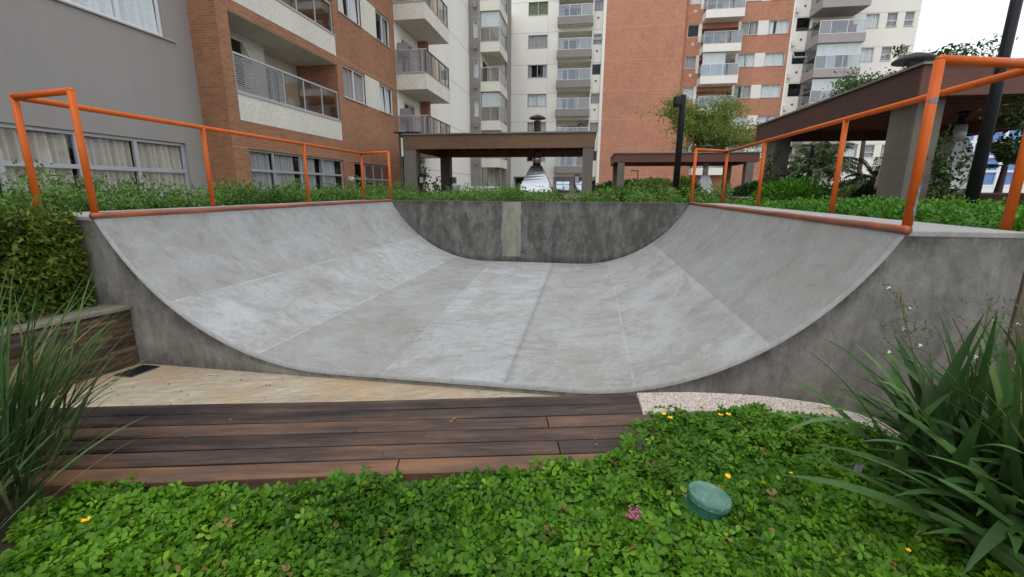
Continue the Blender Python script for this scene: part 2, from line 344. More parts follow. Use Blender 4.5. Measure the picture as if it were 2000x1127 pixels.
class FR:   # a facade plane: u along, z up, d outwards
    def __init__(s, o, u, n): s.o = Vector(o); s.u = Vector(u); s.n = Vector(n)
    def p(s, u, z, d=0): return s.o+s.u*u+s.n*d+Vector((0, 0, z))
    def box(s, mb, u0, u1, z0, z1, d0, d1, mi=0):
        a = s.p(u0, z0, d0); b = s.p(u1, z1, d1); return mb.box(a.x, b.x, a.y, b.y, a.z, b.z, mi)
    def quad(s, mb, u0, u1, z0, z1, d, mi=0):
        return mb.add([s.p(u0, z0, d), s.p(u1, z0, d), s.p(u1, z1, d), s.p(u0, z1, d)], [(0, 1, 2, 3)], mi)
    def wall(s, mb, u0, u1, z0, z1, holes, depth=.15, mi=0, rmi=None):
        us = sorted({u0, u1, *[h[0] for h in holes], *[h[1] for h in holes]}); zs = sorted({z0, z1, *[h[2] for h in holes], *[h[3] for h in holes]})
        us = [q for q in us if u0 <= q <= u1]; zs = [q for q in zs if z0 <= q <= z1]
        for a, b in zip(us, us[1:]):
            for c, d in zip(zs, zs[1:]):
                mu, mz = (a+b)/2, (c+d)/2
                if not any(h[0] < mu < h[1] and h[2] < mz < h[3] for h in holes): s.quad(mb, a, b, c, d, 0, mi)
        r = mi if rmi is None else rmi
        for h in holes:
            a, b, c, d = h[:4]; dp = h[4] if len(h) > 4 else depth
            for (p, q) in (((a, c), (b, c)), ((b, c), (b, d)), ((b, d), (a, d)), ((a, d), (a, c))):
                mb.add([s.p(p[0], p[1], 0), s.p(q[0], q[1], 0), s.p(q[0], q[1], -dp), s.p(p[0], p[1], -dp)], [(0, 1, 2, 3)], r)

def curtain_mesh(mb, F, u0, u1, z0, z1, d, amp=.055, wl=.13, mi=0, seed=0):
    n = max(8, int((u1-u0)/wl*8)); n = min(n, 240); rr = random.Random(seed); ph = rr.random()*6
    top = []; bot = []
    for i in range(n+1):
        u = u0+(u1-u0)*i/n; q = amp*(math.sin(2*math.pi*u/wl+ph)+.5*math.sin(2*math.pi*u/wl*.43+ph*2))
        top.append(F.p(u, z1, d+q*.6)); bot.append(F.p(u+amp*.4*math.sin(u*9+ph), z0, d+q*1.3))
    b = len(mb.v); mb.v += [tuple(p) for p in top+bot]
    for i in range(n): mb.f.append([b+i, b+i+1, b+n+2+i, b+n+1+i]); mb.m.append(mi)

def window(F, u0, u1, z0, z1, root, mull=(.5,), trans=(), frame='alu', cur='curtainw', gap=None, sill=True, fw_=.045, dep=.13, label=None, awning=False, glass='glass', cover=1.0, curs=None):
    """window > pane, curtain ; frame mesh carries the dark room box"""
    mb = MB()
    for a, b, c, d in ((u0, u1, z0, z0+fw_), (u0, u1, z1-fw_, z1), (u0, u0+fw_, z0+fw_, z1-fw_), (u1-fw_, u1, z0+fw_, z1-fw_)): F.box(mb, a, b, c, d, -dep, -dep+.05)
    for q in mull:
        c = u0+(u1-u0)*q if q <= 1 else q
        F.box(mb, c-fw_*.55, c+fw_*.55, z0+fw_, z1-fw_, -dep+.002, -dep+.055)
    for q in trans: F.box(mb, u0+fw_, u1-fw_, q-fw_*.6, q+fw_*.6, -dep-.003, -dep+.06)
    if sill: F.box(mb, u0-.04, u1+.04, z0-.035, z0-.003, -.1, .04, 2)
    dr = .9
    for q in ((F.p(u0, z0, -dep), F.p(u1, z0, -dep), F.p(u1, z0, -dr), F.p(u0, z0, -dr)), (F.p(u0, z1, -dep), F.p(u1, z1, -dep), F.p(u1, z1, -dr), F.p(u0, z1, -dr)),
              (F.p(u0, z0, -dep), F.p(u0, z1, -dep), F.p(u0, z1, -dr), F.p(u0, z0, -dr)), (F.p(u1, z0, -dep), F.p(u1, z1, -dep), F.p(u1, z1, -dr), F.p(u1, z0, -dr)),
              (F.p(u0, z0, -dr), F.p(u1, z0, -dr), F.p(u1, z1, -dr), F.p(u0, z1, -dr))): mb.add(q, [(0, 1, 2, 3)], 1)
    o = mb.build('window', [frame, 'dark', 'seam'], root)
    if label: o['label'] = label
    g = MB(); zt = z0+(z1-z0)*.5 if awning else z1
    if awning:   # hinged sash tilted outwards
        a = F.p(u0+.05, z1-.05, -.03); b = F.p(u1-.05, z1-.05, -.03); c_ = F.p(u1-.05, zt, .28); d_ = F.p(u0+.05, zt, .28)
        g.add([a, b, c_, d_], [(0, 1, 2, 3)], 0)
        for p, q in ((a, b), (b, c_), (c_, d_), (d_, a)): g.bar(p, q, .045, .045, 1)
        F.quad(g, u0+fw_, u1-fw_, z0+fw_, zt, -dep+.02, 0); F.box(g, u0+fw_, u1-fw_, zt-.02, zt+.02, -dep, -dep+.05, 1)
    else: F.quad(g, u0+fw_, u1-fw_, z0+fw_, z1-fw_, -dep+.02, 0)
    g.build('pane', [glass, 'aluw'], root, o)
    if cur:
        cm = MB(); sp = curs or ([(u0+.03, u1-.03)] if not gap else [(u0+.03, u0+(u1-u0)*gap[0]), (u0+(u1-u0)*gap[1], u1-.03)])
        for i, (a, b) in enumerate(sp): curtain_mesh(cm, F, a, b, z1-(z1-z0)*cover, z1-.02, -dep-.08, seed=int(u0*31+z0*7)+i, wl=.2 if (u1-u0) < 4 else .15)
        cm.build('curtain', cur, root, o, smooth=True)
    return o

# leaves: folded six-point blades, all in one mesh
def unit(a): return a/np.maximum(np.linalg.norm(a, axis=1, keepdims=True), 1e-9)
def leaves_obj(name, mat, C, A, N, L, Wd, tint, root=None, fold=.35, droop=.12, loc=None, shp=(.3, .75, .75, 1.0)):
    n = len(C); A = unit(A); Sd = unit(np.cross(N, A)); N = np.cross(A, Sd)
    L = np.broadcast_to(L, n)[:, None]; Wd = np.broadcast_to(Wd, n)[:, None]
    b = C; t = C+A*L-N*L*droop
    w1 = Wd*shp[1]*.5; w2 = Wd*shp[3]*.5
    l1 = C+A*L*shp[0]+Sd*w1+N*w1*fold; r1 = C+A*L*shp[0]-Sd*w1+N*w1*fold
    l2 = C+A*L*shp[2]+Sd*w2+N*w2*fold-N*L*droop*.4; r2 = C+A*L*shp[2]-Sd*w2+N*w2*fold-N*L*droop*.4
    V = np.stack([b, r1, r2, t, l2, l1], 1).reshape(-1, 3)
    off = OFF[root] if root else Vector(loc or (0, 0, 0)); V = V-np.array(off)
    base = (np.arange(n)*6)[:, None]; Fc = np.concatenate([base+np.array([0, 1, 2, 3]), base+np.array([0, 3, 4, 5])], 1).reshape(-1)
    me = bpy.data.meshes.new(name); me.vertices.add(len(V)); me.vertices.foreach_set('co', V.astype(np.float32).ravel())
    me.loops.add(len(Fc)); me.loops.foreach_set('vertex_index', Fc.astype(np.int32))
    me.polygons.add(2*n); me.polygons.foreach_set('loop_start', np.arange(2*n, dtype=np.int32)*4); me.polygons.foreach_set('loop_total', np.full(2*n, 4, dtype=np.int32))
    me.update(calc_edges=True); me.validate()
    a = me.attributes.new('tint', 'FLOAT', 'POINT'); a.data.foreach_set('value', np.repeat(np.clip(tint, 0, 1), 6).astype(np.float32))
    me.materials.append(M[mat]); o = bpy.data.objects.new(name, me); COL.objects.link(o)
    if root: o.parent = root
    else: o.location = off
    return o
def rdir(n, up=0.0, spread=1.0):
    d = rng.normal(size=(n, 3))*spread; d[:, 2] += up; return unit(d)
def vnoise(P, s, seed=0):
    """cheap smooth 3-D value noise 0..1"""
    r = np.random.default_rng(seed); tot = 0; amp = 0
    for o in range(3):
        k = r.normal(size=(4, P.shape[1]))*s*(1.9**o); ph = r.random(4)*6.28; a = .6**o
        tot = tot+a*np.mean(np.sin(P@k.T+ph), 1); amp += a*.5
    return np.clip(.5+tot/amp*.5, 0, 1)

# ------------------------------------------------------------------ ground
def build_ground():
    mb = MB(); Z = .9; B = 900
    xs = [-B, -7.2, -4.55, 2.44, 7.5, B]; ys = [-B, -8, 2.84, 8.4, B]
    idx = {}
    for i, x in enumerate(xs):
        for j, y in enumerate(ys): idx[i, j] = len(mb.v); mb.v.append((x, y, Z))
    low = set()
    for i in range(5):
        for j in range(4):
            pit = (1 <= i <= 3 and j == 1) or (i == 2 and j == 2)
            if pit: low.add((i, j))
            else: mb.f.append([idx[i, j], idx[i+1, j], idx[i+1, j+1], idx[i, j+1]]); mb.m.append(0)
    for (i, j) in low:   # earth banks round the sunken part
        for (p, q, nb) in (((i, j), (i+1, j), (i, j-1)), ((i+1, j), (i+1, j+1), (i+1, j)), ((i+1, j+1), (i, j+1), (i, j+1)), ((i, j+1), (i, j), (i-1, j))):
            if nb not in low:
                a, b = mb.v[idx[p]], mb.v[idx[q]]; mb.add([a, b, (b[0], b[1], -.2), (a[0], a[1], -.2)], [(0, 1, 2, 3)])
    tag(mb.build('ground', 'ground'), kind='structure')
    p = MB(); p.add([(-7.2, -8, -.1), (7.5, -8, -.1), (7.5, 2.86, -.1), (-7.2, 2.86, -.1)], [(0, 1, 2, 3)])
    tag(p.build('plaza_paving', 'paving'), kind='structure')
    s = MB(); s.prism([(-2.62, -3), (3.9, -3), (3.9, .7), (2.6, 1.4), (2.05, 1.85), (1.64, 2.08), (1.45, 2.24), (1.25, 2.34), (1.02, 2.37), (.6, 2.35), (.3, 2.28), (-1.7, 1.78), (-2.05, 1.14), (-2.62, 1.0)], -.12, .165)
    tag(s.build('garden_bed', 'soil'), kind='structure')
build_ground()

# ------------------------------------------------------------------ the ramp
YF, YB, ZT, ZF, RR = 2.85, 8.22, 1.08, -.04, 2.1
XA, XB = -1.85, -.05; CXW = math.sqrt(2*RR*(ZT-ZF)-(ZT-ZF)**2); XL, XR = XA-CXW, XB+CXW
def zprof(x):
    d = max(XA-x, x-XB, 0); return ZF+RR-math.sqrt(max(RR*RR-d*d, 0))
def build_ramp():
    t = thing('skate_ramp', 'grey concrete half-pipe skate ramp with curved sides between two orange railings', 'skate ramp', ((XL+XR)/2, YF, 0))
    joints = [(-3.17, -3.15), (-2.46, -2.42), (-1.43, -1.72), (-.52, -.55), (.38, .47), (1.17, 1.2)]
    tones = [.35, .75, .32, .8, .5, .6, .12]
    cols = []; prev = (XL, XL)
    for pi in range(7):
        nx = joints[pi] if pi < 6 else (XR, XR); n = 14
        for i in range(n+1): cols.append((prev[0]+(nx[0]-prev[0])*i/n, prev[1]+(nx[1]-prev[1])*i/n, 0, tones[pi]))
        jv = -1 if pi == 3 else 1
        if pi < 6:
            e = .003 if pi == 3 else (.014, .012, .016, 0, .014, .014)[pi]
            cols[-1] = (nx[0]-e, nx[1]-e, 0, tones[pi]); cols.append((nx[0], nx[1], jv, tones[pi])); prev = (nx[0]+e, nx[1]+e)
    mb = MB(); ny = 24; tone = []; jt = []
    for j in range(ny+1):
        f = j/ny; y = YF+.02+(YB-YF-.02)*f
        for (a, b, g, tn) in cols:
            x = a+(b-a)*f; mb.v.append((x, y, zprof(x)-(.003 if g > 0 else .012 if g < 0 else 0))); jt.append((.2 if abs(a) > 1.1 and a > 0 else .6) if g > 0 else 0)
    nc = len(cols)
    for j in range(ny):
        for i in range(nc-1):
            q = j*nc+i; mb.f.append([q, q+1, q+nc+1, q+nc]); mb.m.append(0); tone.append(cols[i][3])
    mb.at = {'joint': ('POINT', jt), 'tone': ('FACE', tone)}
    mb.build('riding_surface', 'ramp', t, smooth=True)
    # chamfered lip along the front edge
    xs = [XL+(XR-XL)*i/90 for i in range(91)]
    lp = MB(); n = len(xs)
    for x in xs:
        z = zprof(x); lp.v += [(x, YF+.02, z), (x, YF+.002, z-.008), (x, YF-.002, z-.03)]
    for i in range(n-1):
        for q in (0, 1): lp.f.append([i*3+q, i*3+3+q, i*3+4+q, i*3+1+q]); lp.m.append(0)
    lp.build('front_lip', 'lip', t, smooth=True)
    fc = MB(); L0, R0 = -4.5, 2.43
    top = [(L0, ZT)]+[(x, zprof(x)-.03) for x in xs]+[(R0, ZT)]
    ev = []
    def wallcol(m, a, za, b, zb, y, z0, te, be):   # rows carry the width of the mould line at the top and bottom edges
        for (f0, e0), (f1, e1) in (((0, be), (.12, 0)), ((.12, 0), (1, 0)), ((1, 0), (2, te))):
            def zz(f, zt): h = zt-z0; lo = min(.2, h*.4); hi = min(.17, h*.4); return z0+(0 if f == 0 else lo if f < 1 else h-hi if f == 1 else h)
            m.add([(a, y, zz(f0, za)), (b, y, zz(f0, zb)), (b, y, zz(f1, zb)), (a, y, zz(f1, za))], [(0, 1, 2, 3)]); ev.extend([e0, e0, e1, e1])
    for (a, za), (b, zb) in zip(top, top[1:]): wallcol(fc, a, za, b, zb, YF, -.12, .95, 1.0)
    fc.add([(R0, YF, -.15), (R0, YB+.2, -.15), (R0, YB+.2, ZT), (R0, YF, ZT)], [(0, 1, 2, 3)])
    fc.add([(L0, YF, -.15), (L0, YB+.2, -.15), (L0, YB+.2, ZT), (L0, YF, ZT)], [(0, 1, 2, 3)])
    ev += [0]*(len(fc.v)-len(ev)); fc.at = {'edge': ('POINT', ev)}
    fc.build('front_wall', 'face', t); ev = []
    bw = MB(); xs2 = [XL+(XR-XL)*i/60 for i in range(61)]
    for a, b in zip(xs2, xs2[1:]):
        za, zb = zprof(a)-.02, zprof(b)-.02; ka, kb = ZT-za, ZT-zb
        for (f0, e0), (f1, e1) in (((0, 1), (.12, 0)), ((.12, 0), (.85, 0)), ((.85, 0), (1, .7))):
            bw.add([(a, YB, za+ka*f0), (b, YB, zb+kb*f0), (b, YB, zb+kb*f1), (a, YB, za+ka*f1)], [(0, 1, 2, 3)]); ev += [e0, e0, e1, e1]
    bw.box(XL, XR, YB+.002, YB+.2, ZT-.05, ZT+.003)
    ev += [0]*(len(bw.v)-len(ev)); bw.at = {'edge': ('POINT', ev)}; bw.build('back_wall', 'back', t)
    pt = MB(); rr = random.Random(2); e = lambda s: [s+rr.uniform(-.012, .012) for _ in range(7)]
    la, ra = e(-1.53), e(-1.17); zz = [zprof(-1.5)+.1+(ZT-.104-zprof(-1.5))*i/6 for i in range(7)]
    for i in range(6): pt.add([(la[i], YB-.004, zz[i]), (ra[i], YB-.004, zz[i]), (ra[i+1], YB-.004, zz[i+1]), (la[i+1], YB-.004, zz[i+1])], [(0, 1, 2, 3)])
    pt.build('plaster_patch', 'patch', t)
    for a, b in ((L0, XL-.02), (XR+.02, R0)):
        d = MB(); d.box(a-.003, b+.003, YF-.004, YB+.21, ZT-.03, ZT+.004); d.build('deck', 'deck', t, bevel=.006)
    for x, sg in ((XL, -1), (XR, 1)):
        c = MB(); pts = [(x+sg*.004, YF-.01+(YB-YF+.01)*i/16, ZT+.006+.002*math.sin(i*1.7)) for i in range(17)]
        c.tube(pts, .025, 12); c.build('coping', 'coping', t, smooth=True)
build_ramp()

def railing(label, xo, xi, ys, grp='orange railings on the ramp decks'):
    zt = 1.985; t = thing('railing', label, 'railing', (xo, ys[0], ZT), grp)
    r = .0245
    for i, y in enumerate(ys):
        p = MB(); p.tube([(xo, y, ZT-.01), (xo, y, zt)], r); p.build('post', 'orange', t, smooth=True)
    y0, y1 = YF+.03, YB+.02
    for y in (y0, y1):
        p = MB(); p.tube([(xi, y, ZT-.01), (xi, y, zt)], r); p.lathe((xi, y, zt), [(r, 0), (r*.8, r*.5), (r*.3, r*.8)], 12); p.build('post', 'orange', t, smooth=True)
    h = MB(); h.tube([(xo, ys[0], zt), (xo, ys[-1], zt)], r*.95); h.build('top_rail', 'orange', t, smooth=True)
    for y, yo in ((y0, ys[0]), (y1, ys[-1])):
        h = MB(); h.tube([(xi, y, zt), (xo, yo, zt)], r); h.lathe((xo, yo, zt-r), [(r*.9, 0), (r*1.02, r), (r*.9, 2*r)], 12); h.build('end_rail', 'orange', t, smooth=True)
    return t
railing('orange tube railing on the left deck, in front of the grey and brick building', -4.42, XL-.02, (3.0, 4.75, 6.65, 8.5))
railing('orange tube railing on the right deck with grey chips in its corner post', 2.47, XR+.02, (3.07, 5.0, 7.0, 8.72))
# bare patches on the right corner post
def chips():
    t = [o for o in bpy.data.objects if o.name.startswith('railing') and o.type == 'EMPTY'][-1]
    x, y = XR+.02, YF+.03
    for zc, h, a0, wd in ((1.30, .10, -.6, .8), (1.22, .08, -.9, .7), (1.16, .05, -.5, .5), (1.78, .015, -1.5, 1.6)):
        mb = MB(); n, m = 8, 6
        for i in range(n):
            for j in range(m):
                u0, u1 = i/n, (i+1)/n; zz0, zz1 = zc-h+2*h*j/m, zc-h+2*h*(j+1)/m
                q = ((u0-.5)*2)**2+((j+.5)/m*2-1)**2
                if q > .95+.3*math.sin(i*3.1+j*1.7+zc*40): continue
                f = lambda u, z: (x+.0256*math.cos(a0+(u-.5)*wd*2), y+.0256*math.sin(a0+(u-.5)*wd*2), z)
                mb.add([f(u0, zz0), f(u1, zz0), f(u1, zz1), f(u0, zz1)], [(0, 1, 2, 3)])
        mb.build('bare_metal_chip', 'chip', t)
    
chips()

# ------------------------------------------------------------------ bench, granite edge, stone wall, drain
def build_bench():
    t = thing('wooden_bench', 'long low bench of six weathered brown hardwood planks along the flower bed', 'bench', (-1.2, 1.6, -.1))
    dx = Vector((1, .225, 0)).normalized(); nm = Vector((.219, -.976, 0)); o = Vector((.31, 2.335, 0))
    pl = MB(); tn = []; rr = random.Random(4); starts = [3.20, 3.18, 3.12, 3.02, 2.85, 2.62]; tones = [.25, .3, .55, .38, .36, .62]
    for i in range(6):
        a, b = i*.108, i*.108+.094; cuts = [0, (starts[0], starts[1], .52, starts[3], .50, 1.18)[i], starts[i]]; cuts = sorted(set(cuts))
        for c0, c1 in zip(cuts, cuts[1:]):
            s0, s1 = c0+.003, c1-.003; seg = 10; n0 = len(pl.f); tv = tones[i]+rr.uniform(-.1, .1)
            ch = .009
            prof = [(a, .13), (a, .2-ch), (a+ch, .2), (b-ch, .2), (b, .2-ch), (b, .13)]
            ring = []
            for k_ in range(seg+1):
                s = s0+(s1-s0)*k_/seg; wob = .0015*math.sin(s*5+i*2)
                ring.append([o-dx*s+nm*(q+wob)+Vector((0, 0, z+.0015*math.sin(s*3+i))) for q, z in prof])
            vs = [p for rg in ring for p in rg]; fs = []
            for k_ in range(seg):
                for j in range(6): fs.append((k_*6+j, k_*6+(j+1) % 6, k_*6+6+(j+1) % 6, k_*6+6+j))
            fs += [tuple(range(6))[::-1], tuple(seg*6+j for j in range(6))]
            pl.add(vs, fs); tn += [tv]*(len(pl.f)-n0)
    pl.at = {'tone': ('FACE', tn)}
    pl.build('planks', 'plank', t)
    for s in (.25, 1.2, 2.1, 2.5):
        b = MB(); p0 = o-dx*s+nm*.06; p1 = o-dx*s+nm*.55; b.bar((p0.x, p0.y, .075), (p1.x, p1.y, .075), .07, .105); b.build('bearer', 'dkframe', t)
build_bench()
def build_kerb():
    t = thing('granite_edging', 'curved speckled pink granite edging on the bed beside the ramp wall', 'edging', (1.0, 2.3, .1))
    outer = [(.325, 2.345), (.62, 2.405), (.85, 2.425), (1.03, 2.425), (1.27, 2.385), (1.46, 2.29), (1.65, 2.14), (1.9, 1.9), (2.2, 1.62)]
    inner = [(.33, 2.10), (.62, 2.19), (.85, 2.22), (1.0, 2.215), (1.16, 2.18), (1.3, 2.11), (1.46, 1.98), (1.7, 1.76), (2.0, 1.47)]
    mb = MB(); mb.prism(outer+inner[::-1], .17, .205); mb.build('edging_stone', 'granite', t, bevel=.004)
    r = MB(); r.prism([(x, y-.015) for x, y in outer]+inner[::-1], -.12, .169); r.build('footing', 'cap', t)
build_kerb()
def build_stonewall():
    t = thing('stone_planter_wall', 'low brown stacked-slate planter wall with a pale cement cap left of the ramp', 'wall', (-3.6, 2.8, -.1))
    a = Vector((-3.54, 2.845)); b = Vector((-3.93, 1.2)); c = Vector((-4.4, -1.0))
    def strip(p, q, w): d = (q-p).normalized(); n = Vector((d.y, -d.x)); n = n if n.x < 0 else -n; return [p, q, q+n*w, p+n*w]
    m = MB(); rr = random.Random(9)
    for p, q in ((a, b), (b, c)):   # courses of split stones, each standing out a little differently
        d = (q-p); Ln = d.length; d.normalize(); n = Vector((-d.y, d.x)); n = n if n.x > 0 else -n
        z = -.12
        while z < .355:
            h = rr.choice((.012, .016, .02, .025)); h = min(h, .358-z); s = 0
            while s < Ln:
                l = min(rr.uniform(.07, .26), Ln-s); pr = rr.uniform(-.004, .014)
                p0 = p+d*(s+.001)-n*.06; p1 = p+d*(s+l-.001)-n*.06; n0 = n*(.06+pr)
                m.add([(p0.x, p0.y, z+.001), (p1.x, p1.y, z+.001), (p1.x+n0.x, p1.y+n0.y, z+.001), (p0.x+n0.x, p0.y+n0.y, z+.001),
                       (p0.x, p0.y, z+h), (p1.x, p1.y, z+h), (p1.x+n0.x, p1.y+n0.y, z+h), (p0.x+n0.x, p0.y+n0.y, z+h)],
                      [(0, 3, 2, 1), (4, 5, 6, 7), (0, 1, 5, 4), (1, 2, 6, 5), (2, 3, 7, 6), (3, 0, 4, 7)], rr.choice((0, 0, 0, 1, 1, 1, 2, 3)))
                s += l
            z += h
    m.build('slate_facing', ['st1', 'st2', 'st3', 'st4'], t)
    k_ = MB()
    for p, q in ((a, b), (b, c)):
        pq = strip(p+Vector((-.05, 0)), q+Vector((-.05, 0)), .2); k_.prism([(v.x, v.y) for v in pq], -.15, .355)
    k_.build('core', 'dark', t)
    cp = MB()
    e = Vector((.03, 0)); pts = [a+e, b+e, c+e, c+Vector((-.26, 0)), b+Vector((-.27, 0)), a+Vector((-.27, 0))]
    cp.prism([(v.x, v.y) for v in pts], .36, .392); cp.build('cap', 'cap', t, bevel=.006)
M['st1'] = plain('slate_brown', (.12, .07, .042), .85, var=.35, sc=8, bump=.5); M['st2'] = plain('slate_dark', (.065, .042, .032), .85, var=.4, sc=8, bump=.5)
M['st3'] = plain('slate_ochre', (.19, .115, .06), .85, var=.35, sc=8, bump=.5); M['st4'] = plain('slate_grey', (.12, .10, .085), .85, var=.35, sc=8, bump=.5)
build_stonewall()
def build_drain():
    t = thing('drain_grate', 'dark rectangular drain grate set in the beige paving at the foot of the ramp', 'drain', (-3.43, 2.7, -.1))
    a, b = Vector((-3.49, 2.60)), Vector((-3.465, 2.81)); u = (b-a); v = Vector((.16, 0))
    m = MB(); q = [a, a+v, b+v, b]; m.prism([(p.x, p.y) for p in q], -.098, -.094); m.build('frame', 'dkframe', t)
    g = MB()
    for i in range(12):
        f = (i+.5)/12; p = a+u*f; g.bar((p.x+.008, p.y, -.0905), (p.x+v.x-.008, p.y, -.0905), .008, .005)
    g.build('bars', 'black', t)
build_drain()
def build_cap():
    t = thing('valve_cover', 'green round plastic valve cover poking up tilted out of the ground cover', 'valve cover', (.475, 1.44, .17))
    ax = Vector((.16, .02, 1)).normalized(); c0 = Vector((.475, 1.475, .19))
    m = MB(); m.lathe(c0-ax*.07, [(.064, 0), (.066, .05), (.069, .075), (.070, .094)], 40, ax=ax); m.build('pipe', 'green_plastic', t, smooth=False)
    c = MB(); c.lathe(c0+ax*.026, [(.072, 0), (.075, .003), (.075, .020), (.072, .026), (.065, .028), (.061, .0265), (.02, .027)], 44, ax=ax)
    o = c.build('lid', 'lid', t)
    r = MB(); r.lathe(c0-ax*.01, [(.075, 0), (.075, .012)], 40, ax=ax); r.build('rim', 'green_plastic', t)
k = NT('dusty_lid'); n1 = k.noise(14, 5, .7); n2 = k.noise(70, 3, .7)
c = k.mix(k.ramp(n1, [(.35, 0), (.6, 1)]), (.03, .13, .09), (.11, .21, .155)); c = k.mix(k.ramp(n2, [(.62, 0), (.72, .8)]), c, (.45, .5, .45)); M['lid'] = k.fin(c, .5, 0, .5)
build_cap()

# ------------------------------------------------------------------ left building (grey render + brick)
def rail_panels(F, root, par, u0, u1, z0, z1, d, posts, fill, name='railing', frame='alu'):
    """railing sub-part: top and bottom bar with posts; fill = list of (ua, ub, kind)"""
    m = MB(); F.box(m, u0, u1, z1-.05, z1, d-.03, d+.03); F.box(m, u0, u1, z0, z0+.04, d-.02, d+.02)
    for p in posts: F.box(m, p-.022, p+.022, z0+.04, z1-.05, d-.02, d+.02)
    m.build(name, frame, root, par)
    for ua, ub, kind in fill:
        q = MB()
        if kind == 'louver':
            n = int((z1-z0-.1)/.055)
            for i in range(n):
                z = z0+.06+i*(z1-z0-.12)/n; F.box(q, ua, ub, z, z+.034, d-.012, d+.012)
            q.build('louvre_screen', 'alu2', root, par)
        else: F.box(q, ua, ub, z0+.05, z1-.06, d-.005, d+.005); q.build('glass_panel', kind, root, par)
M['alu2'] = plain('grey_slats', (.27, .27, .265), .5, .2, var=.04)

